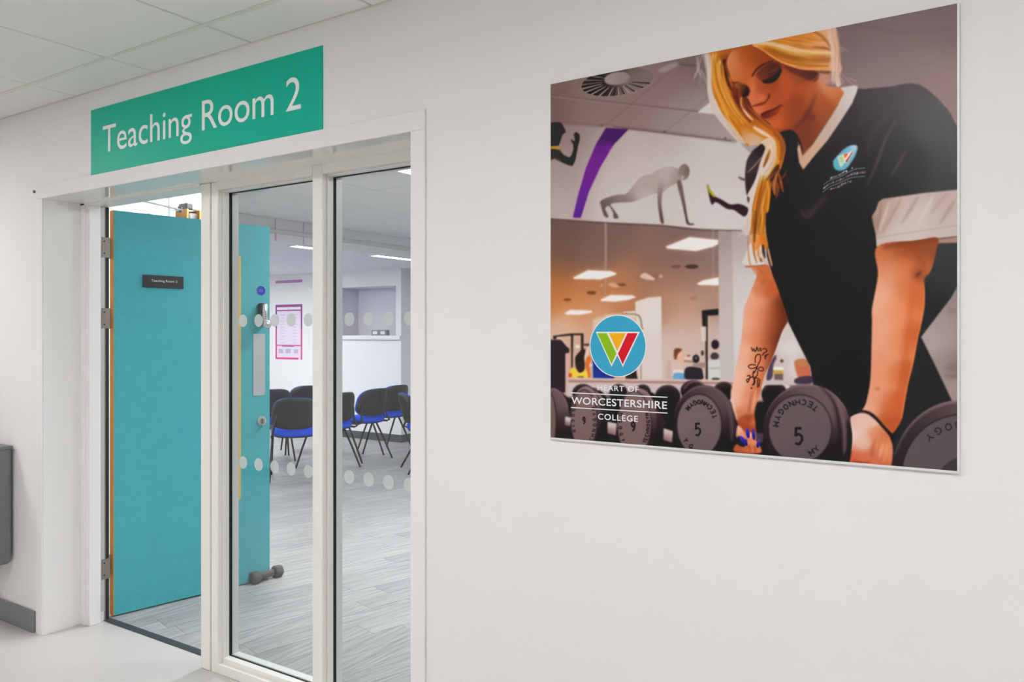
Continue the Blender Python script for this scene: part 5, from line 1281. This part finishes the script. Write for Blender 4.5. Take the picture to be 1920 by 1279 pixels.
def fuzz(pts, w, c, n, s):
    p = smooth_path(M9(*pts), False, 12)
    L = np.linspace(0, len(p)-1, n)
    for q in L:
        a = p[int(q)]; h = rr.uniform(0.5, 1.0)*w
        line([(a[0], a[1]-h/2), (a[0]+rr.uniform(-.4, .4), a[1]+h/2)], s, c, 0.3, rr.uniform(.5, 1), curve=False)
        if rr.random() < .6: line([(a[0], a[1]-h/2*rr.choice((-1, 0, 1))), (a[0]+1.4, a[1]-h/2*rr.choice((-1, 0, 1))-.4)], 0.8, c, 0.3, .8, curve=False)
for pts in ([(280, 1000), (420, 910), (640, 830), (860, 710), (1000, 660), (1190, 640)], [(260, 1170), (420, 1050), (640, 960), (860, 860), (1000, 835), (1190, 820)]):
    line(M9(*pts), 1.6, (112, 124, 136), 0.4, 0.9)
fuzz([(430, 860), (600, 800), (740, 720)], 4, (226, 218, 204), 12, 1.0); fuzz([(780, 710), (900, 640)], 4, (226, 218, 204), 5, 1.0)
fuzz([(280, 1080), (420, 980), (640, 900), (860, 790), (1000, 755), (1190, 730)], 4.6, (222, 204, 198), 30, 1.0)
fuzz([(440, 1100), (600, 1050), (720, 980), (880, 930)], 4.6, (222, 204, 196), 14, 1.1)

# --- moulded letters on the dumbbells
GLY = {'T': [[(0, 0), (1, 0)], [(.5, 0), (.5, 1)]], 'E': [[(1, 0), (0, 0), (0, 1), (1, 1)], [(0, .5), (.8, .5)]], 'C': [[(1, .15), (.6, 0), (.15, .2), (0, .5), (.15, .8), (.6, 1), (1, .85)]],
       'H': [[(0, 0), (0, 1)], [(1, 0), (1, 1)], [(0, .5), (1, .5)]], 'N': [[(0, 1), (0, 0), (1, 1), (1, 0)]], 'O': [[(.5, 0), (.1, .2), (0, .5), (.1, .8), (.5, 1), (.9, .8), (1, .5), (.9, .2), (.5, 0)]],
       'G': [[(1, .15), (.6, 0), (.15, .2), (0, .5), (.15, .8), (.6, 1), (1, .85), (1, .55), (.6, .55)]], 'Y': [[(0, 0), (.5, .5), (1, 0)], [(.5, .5), (.5, 1)]], 'M': [[(0, 1), (0, 0), (.5, .6), (1, 0), (1, 1)]],
       '5': [[(.9, 0), (.15, 0), (.1, .45), (.5, .36), (.9, .5), (.95, .75), (.6, 1), (.05, .95)]], '9': [[(.85, .4), (.5, .55), (.15, .35), (.3, .02), (.7, .02), (.88, .3), (.8, .7), (.4, 1)]]}
def ring_text(word, cx, cy, rx, ry, a0, a1, h, w, col, flip=True, lw=2.2, al=0.95):
    """letters round an oval, heads towards the centre when flip"""
    n = len(word)
    for i, ch in enumerate(word):
        t = math.radians(a0+(a1-a0)*i/max(1, n-1))
        px_, py_ = cx+rx*math.cos(t), cy+ry*math.sin(t)
        nx_, ny_ = math.cos(t), math.sin(t)*rx/ry
        L = math.hypot(nx_, ny_); nx_, ny_ = nx_/L, ny_/L          # outward
        up = (-nx_, -ny_) if flip else (nx_, ny_)
        right = (-up[1], up[0])
        for st_ in GLY[ch]:
            poly([(px_+right[0]*(u-.5)*w-up[0]*(v-.5)*h, py_+right[1]*(u-.5)*w-up[1]*(v-.5)*h) for u, v in st_], lw, col, 0.0, al)
DK = (38, 31, 35)
ring_text('TECHNOGYM', 1311, 797, 31.5, 43, 338, 228, 8, 5.2, DK)
ring_text('TECHNOGYM', 1500, 804, 46, 50, 309, 190, 10, 7.5, DK)
ring_text('GY', 1311, 797, 33, 45, 118, 140, 8, 5.5, DK)
ring_text('YM', 1500, 804, 46, 51, 48, 62, 10, 8, DK)
ring_text('NOGY', 1805, 893, 97, 96, 266, 230, 13, 11, (48, 42, 46))
for x, y, w_, h_, lw in ((1308.5, 805.5, 10, 22, 3.4), (1497.5, 818, 14, 30, 4.4)):
    for st_ in GLY['5']:
        poly([(x+(u-.5)*w_, y+(v-.5)*h_) for u, v in st_], lw, (22, 18, 20), 0.0)
for x, y, w_, h_, lw in ((1095, 789, 5.5, 13, 2.2), (1187, 800, 8, 17, 3.0)):
    for st_ in GLY['9']:
        poly([(x+(u-.5)*w_, y+(v-.5)*h_) for u, v in st_], lw, (24, 20, 22), 0.0)
ring_text('TECHNOGYM', 1095, 788, 20, 50, 70, -25, 6, 4, DK, True, 1.6, .9)
ring_text('HNOGYM', 1095, 788, 21, 48, 215, 155, 6, 3.5, DK, True, 1.5, .7)
ring_text('TECHNOGYM', 1189, 795, 26, 52, 40, -20, 6, 4, DK, True, 1.8, .9)
ring_text('HNOGYM', 1189, 795, 26, 52, 200, 130, 6, 4, DK, True, 1.7, .9)
# soft grain of the print
gr = np.random.default_rng(3).normal(0, 1.0, (QH, QW, 1)).astype(np.float32)
ink_rgb = np.clip(box_blur(ink_rgb, 0.4)*0.0+ink_rgb+gr*1.2, 0, 255)

# the print: inks carried by a fine flat mesh, straightened from the drawing sheet's own perspective
PX0, PX1, PZ0, PZ1, PY = -1.1425, -0.1445, 1.1385, 2.128, -0.0085
NU, NV = 720, 720
us = np.linspace(PX0, PX1, NU+1); vs_ = np.linspace(PZ0, PZ1, NV+1)
gu, gv = np.meshgrid(us, vs_)
dxx, dyy, dzz = gu, PY+CAM_D, gv-CAM_H
dep = -math.sin(YAW)*dxx+math.cos(YAW)*dyy
sx_ = 960+PX_F*(math.cos(YAW)*dxx+math.sin(YAW)*dyy)/dep-QX0-0.5
sy_ = HORIZON-PX_F*dzz/dep-QY0-0.5
sx_ = np.clip(sx_, 0, QW-1.001); sy_ = np.clip(sy_, 0, QH-1.001)
ix, iy = sx_.astype(int), sy_.astype(int); fx_, fy_ = (sx_-ix)[..., None], (sy_-iy)[..., None]
smp = (ink_rgb[iy, ix]*(1-fx_)+ink_rgb[iy, ix+1]*fx_)*(1-fy_)+(ink_rgb[iy+1, ix]*(1-fx_)+ink_rgb[iy+1, ix+1]*fx_)*fy_
smp = smp/255.0
lum_ = smp.mean(-1, keepdims=True)
smp = np.clip(lum_+(smp-lum_)*1.04, 0, 1)                     # ink saturation
smp = np.clip(smp+0.06*(smp-0.45)*4*smp*(1-smp), 0, 1)         # ink contrast
lin = np.where(smp <= 0.04045, smp/12.92, ((smp+0.055)/1.055)**2.4)
INK_GAIN, INK_LIFT = 1.06, 0.015          # ink strength under the corridor light
lin = np.clip((lin-INK_LIFT)*INK_GAIN, 0.0025, 0.9)

po = empty('wall_poster', ((PX0+PX1)/2, 0, PZ0))
tag(po, 'large square gym photo poster of a person gripping dumbbells on the white wall', 'poster')
ox = po.location.x
box('board', (PX0-ox-0.003, PX1-ox+0.005, -0.0082, 0.0, -0.006, PZ1-PZ0+0.001), 'poster_board', po, 0.001)
me = bpy.data.meshes.new('print')
nv_, nf_ = (NU+1)*(NV+1), NU*NV
me.vertices.add(nv_); me.loops.add(nf_*4); me.polygons.add(nf_)
co = np.stack([gu-ox, np.full_like(gu, PY), gv-PZ0], -1).astype(np.float32)
me.vertices.foreach_set('co', co.ravel())
i0 = (np.arange(NV)[:, None]*(NU+1)+np.arange(NU)[None, :]).ravel()
me.loops.foreach_set('vertex_index', np.stack([i0, i0+1, i0+NU+2, i0+NU+1], 1).ravel().astype(np.int32))
me.polygons.foreach_set('loop_start', (np.arange(nf_)*4).astype(np.int32))
ca = me.color_attributes.new('ink', 'FLOAT_COLOR', 'POINT')
ca.data.foreach_set('color', np.concatenate([lin, np.ones_like(lin[..., :1])], -1).astype(np.float32).ravel())
me.update(calc_edges=True); me.validate()
pmt = bpy.data.materials.new('poster_print'); pmt.use_nodes = True
nt_ = pmt.node_tree; bs = nt_.nodes['Principled BSDF']
at_ = nt_.nodes.new('ShaderNodeVertexColor'); at_.layer_name = 'ink'
nt_.links.new(at_.outputs['Color'], bs.inputs['Base Color'])
bs.inputs['Roughness'].default_value = 0.34; bs.inputs['Specular IOR Level'].default_value = 0.22
me.materials.append(pmt)
pr = link(bpy.data.objects.new('print', me), po)
pr['label'] = 'printed photo of a blonde person in a black shirt leaning over dumbbells in a gym'
for nm, rgb in (('logo_blue', (56, 166, 204)), ('logo_white', (236, 238, 238)), ('logo_green', (140, 192, 20)), ('logo_yellow', (246, 178, 16)), ('logo_red', (214, 14, 34))):
    mat(nm, srgb(*rgb), 0.34, 0.22)
def flat(name, pts, y, material, parent):
    b = bmesh.new(); b.faces.new([b.verts.new((x-ox, y, z-PZ0)) for x, z in pts])
    bmesh.ops.triangulate(b, faces=list(b.faces))
    b.normal_update()
    for f in b.faces:
        if f.normal.y > 0: f.normal_flip()
    return obj_from_bm(name, b, material, parent)
circ = lambda r: [(-0.936+r*math.cos(t), 1.3965+r*math.sin(t)) for t in np.linspace(0, 2*math.pi, 72, endpoint=False)]
lg = flat('logo_ring', circ(0.0830), PY-0.0004, 'logo_white', po)
lg['label'] = 'round blue logo with a green, yellow and red letter W'
flat('logo_disc', circ(0.0805), PY-0.0008, 'logo_blue', lg)
flat('letter_outline', [(-1.000, 1.434), (-0.871, 1.434), (-0.920, 1.341), (-0.936, 1.371), (-0.953, 1.341)], PY-0.0012, 'logo_white', lg)
flat('letter_stroke', [(-0.996, 1.4305), (-0.967, 1.4305), (-0.9385, 1.376), (-0.953, 1.348)], PY-0.0016, 'logo_green', lg)
flat('letter_stroke', [(-0.961, 1.4305), (-0.911, 1.4305), (-0.936, 1.383)], PY-0.0016, 'logo_yellow', lg)
flat('letter_stroke', [(-0.906, 1.4305), (-0.877, 1.4305), (-0.9205, 1.348), (-0.934, 1.376)], PY-0.0016, 'logo_red', lg)
lf = lambda u, v: (u-ox, PY-0.0006, v-PZ0)
letters('caption', 'HEART OF', -0.995, -0.875, 1.2765, 0.0140, lf, 'logo_white', po, cap_ref='H', offset=0.012, spacing=1.15)
letters('caption', 'WORCESTERSHIRE', -1.076, -0.796, 1.2360, 0.0190, lf, 'logo_white', po, cap_ref='H', offset=0.012, spacing=1.06)
letters('caption', 'COLLEGE', -0.994, -0.877, 1.1980, 0.0155, lf, 'logo_white', po, cap_ref='H', offset=0.012, spacing=1.15)
for z in (1.266, 1.2255):
    flat('rule', [(-1.077, z-0.0013), (-0.795, z-0.0013), (-0.795, z+0.0013), (-1.077, z+0.0013)], PY-0.0006, 'logo_white', po)
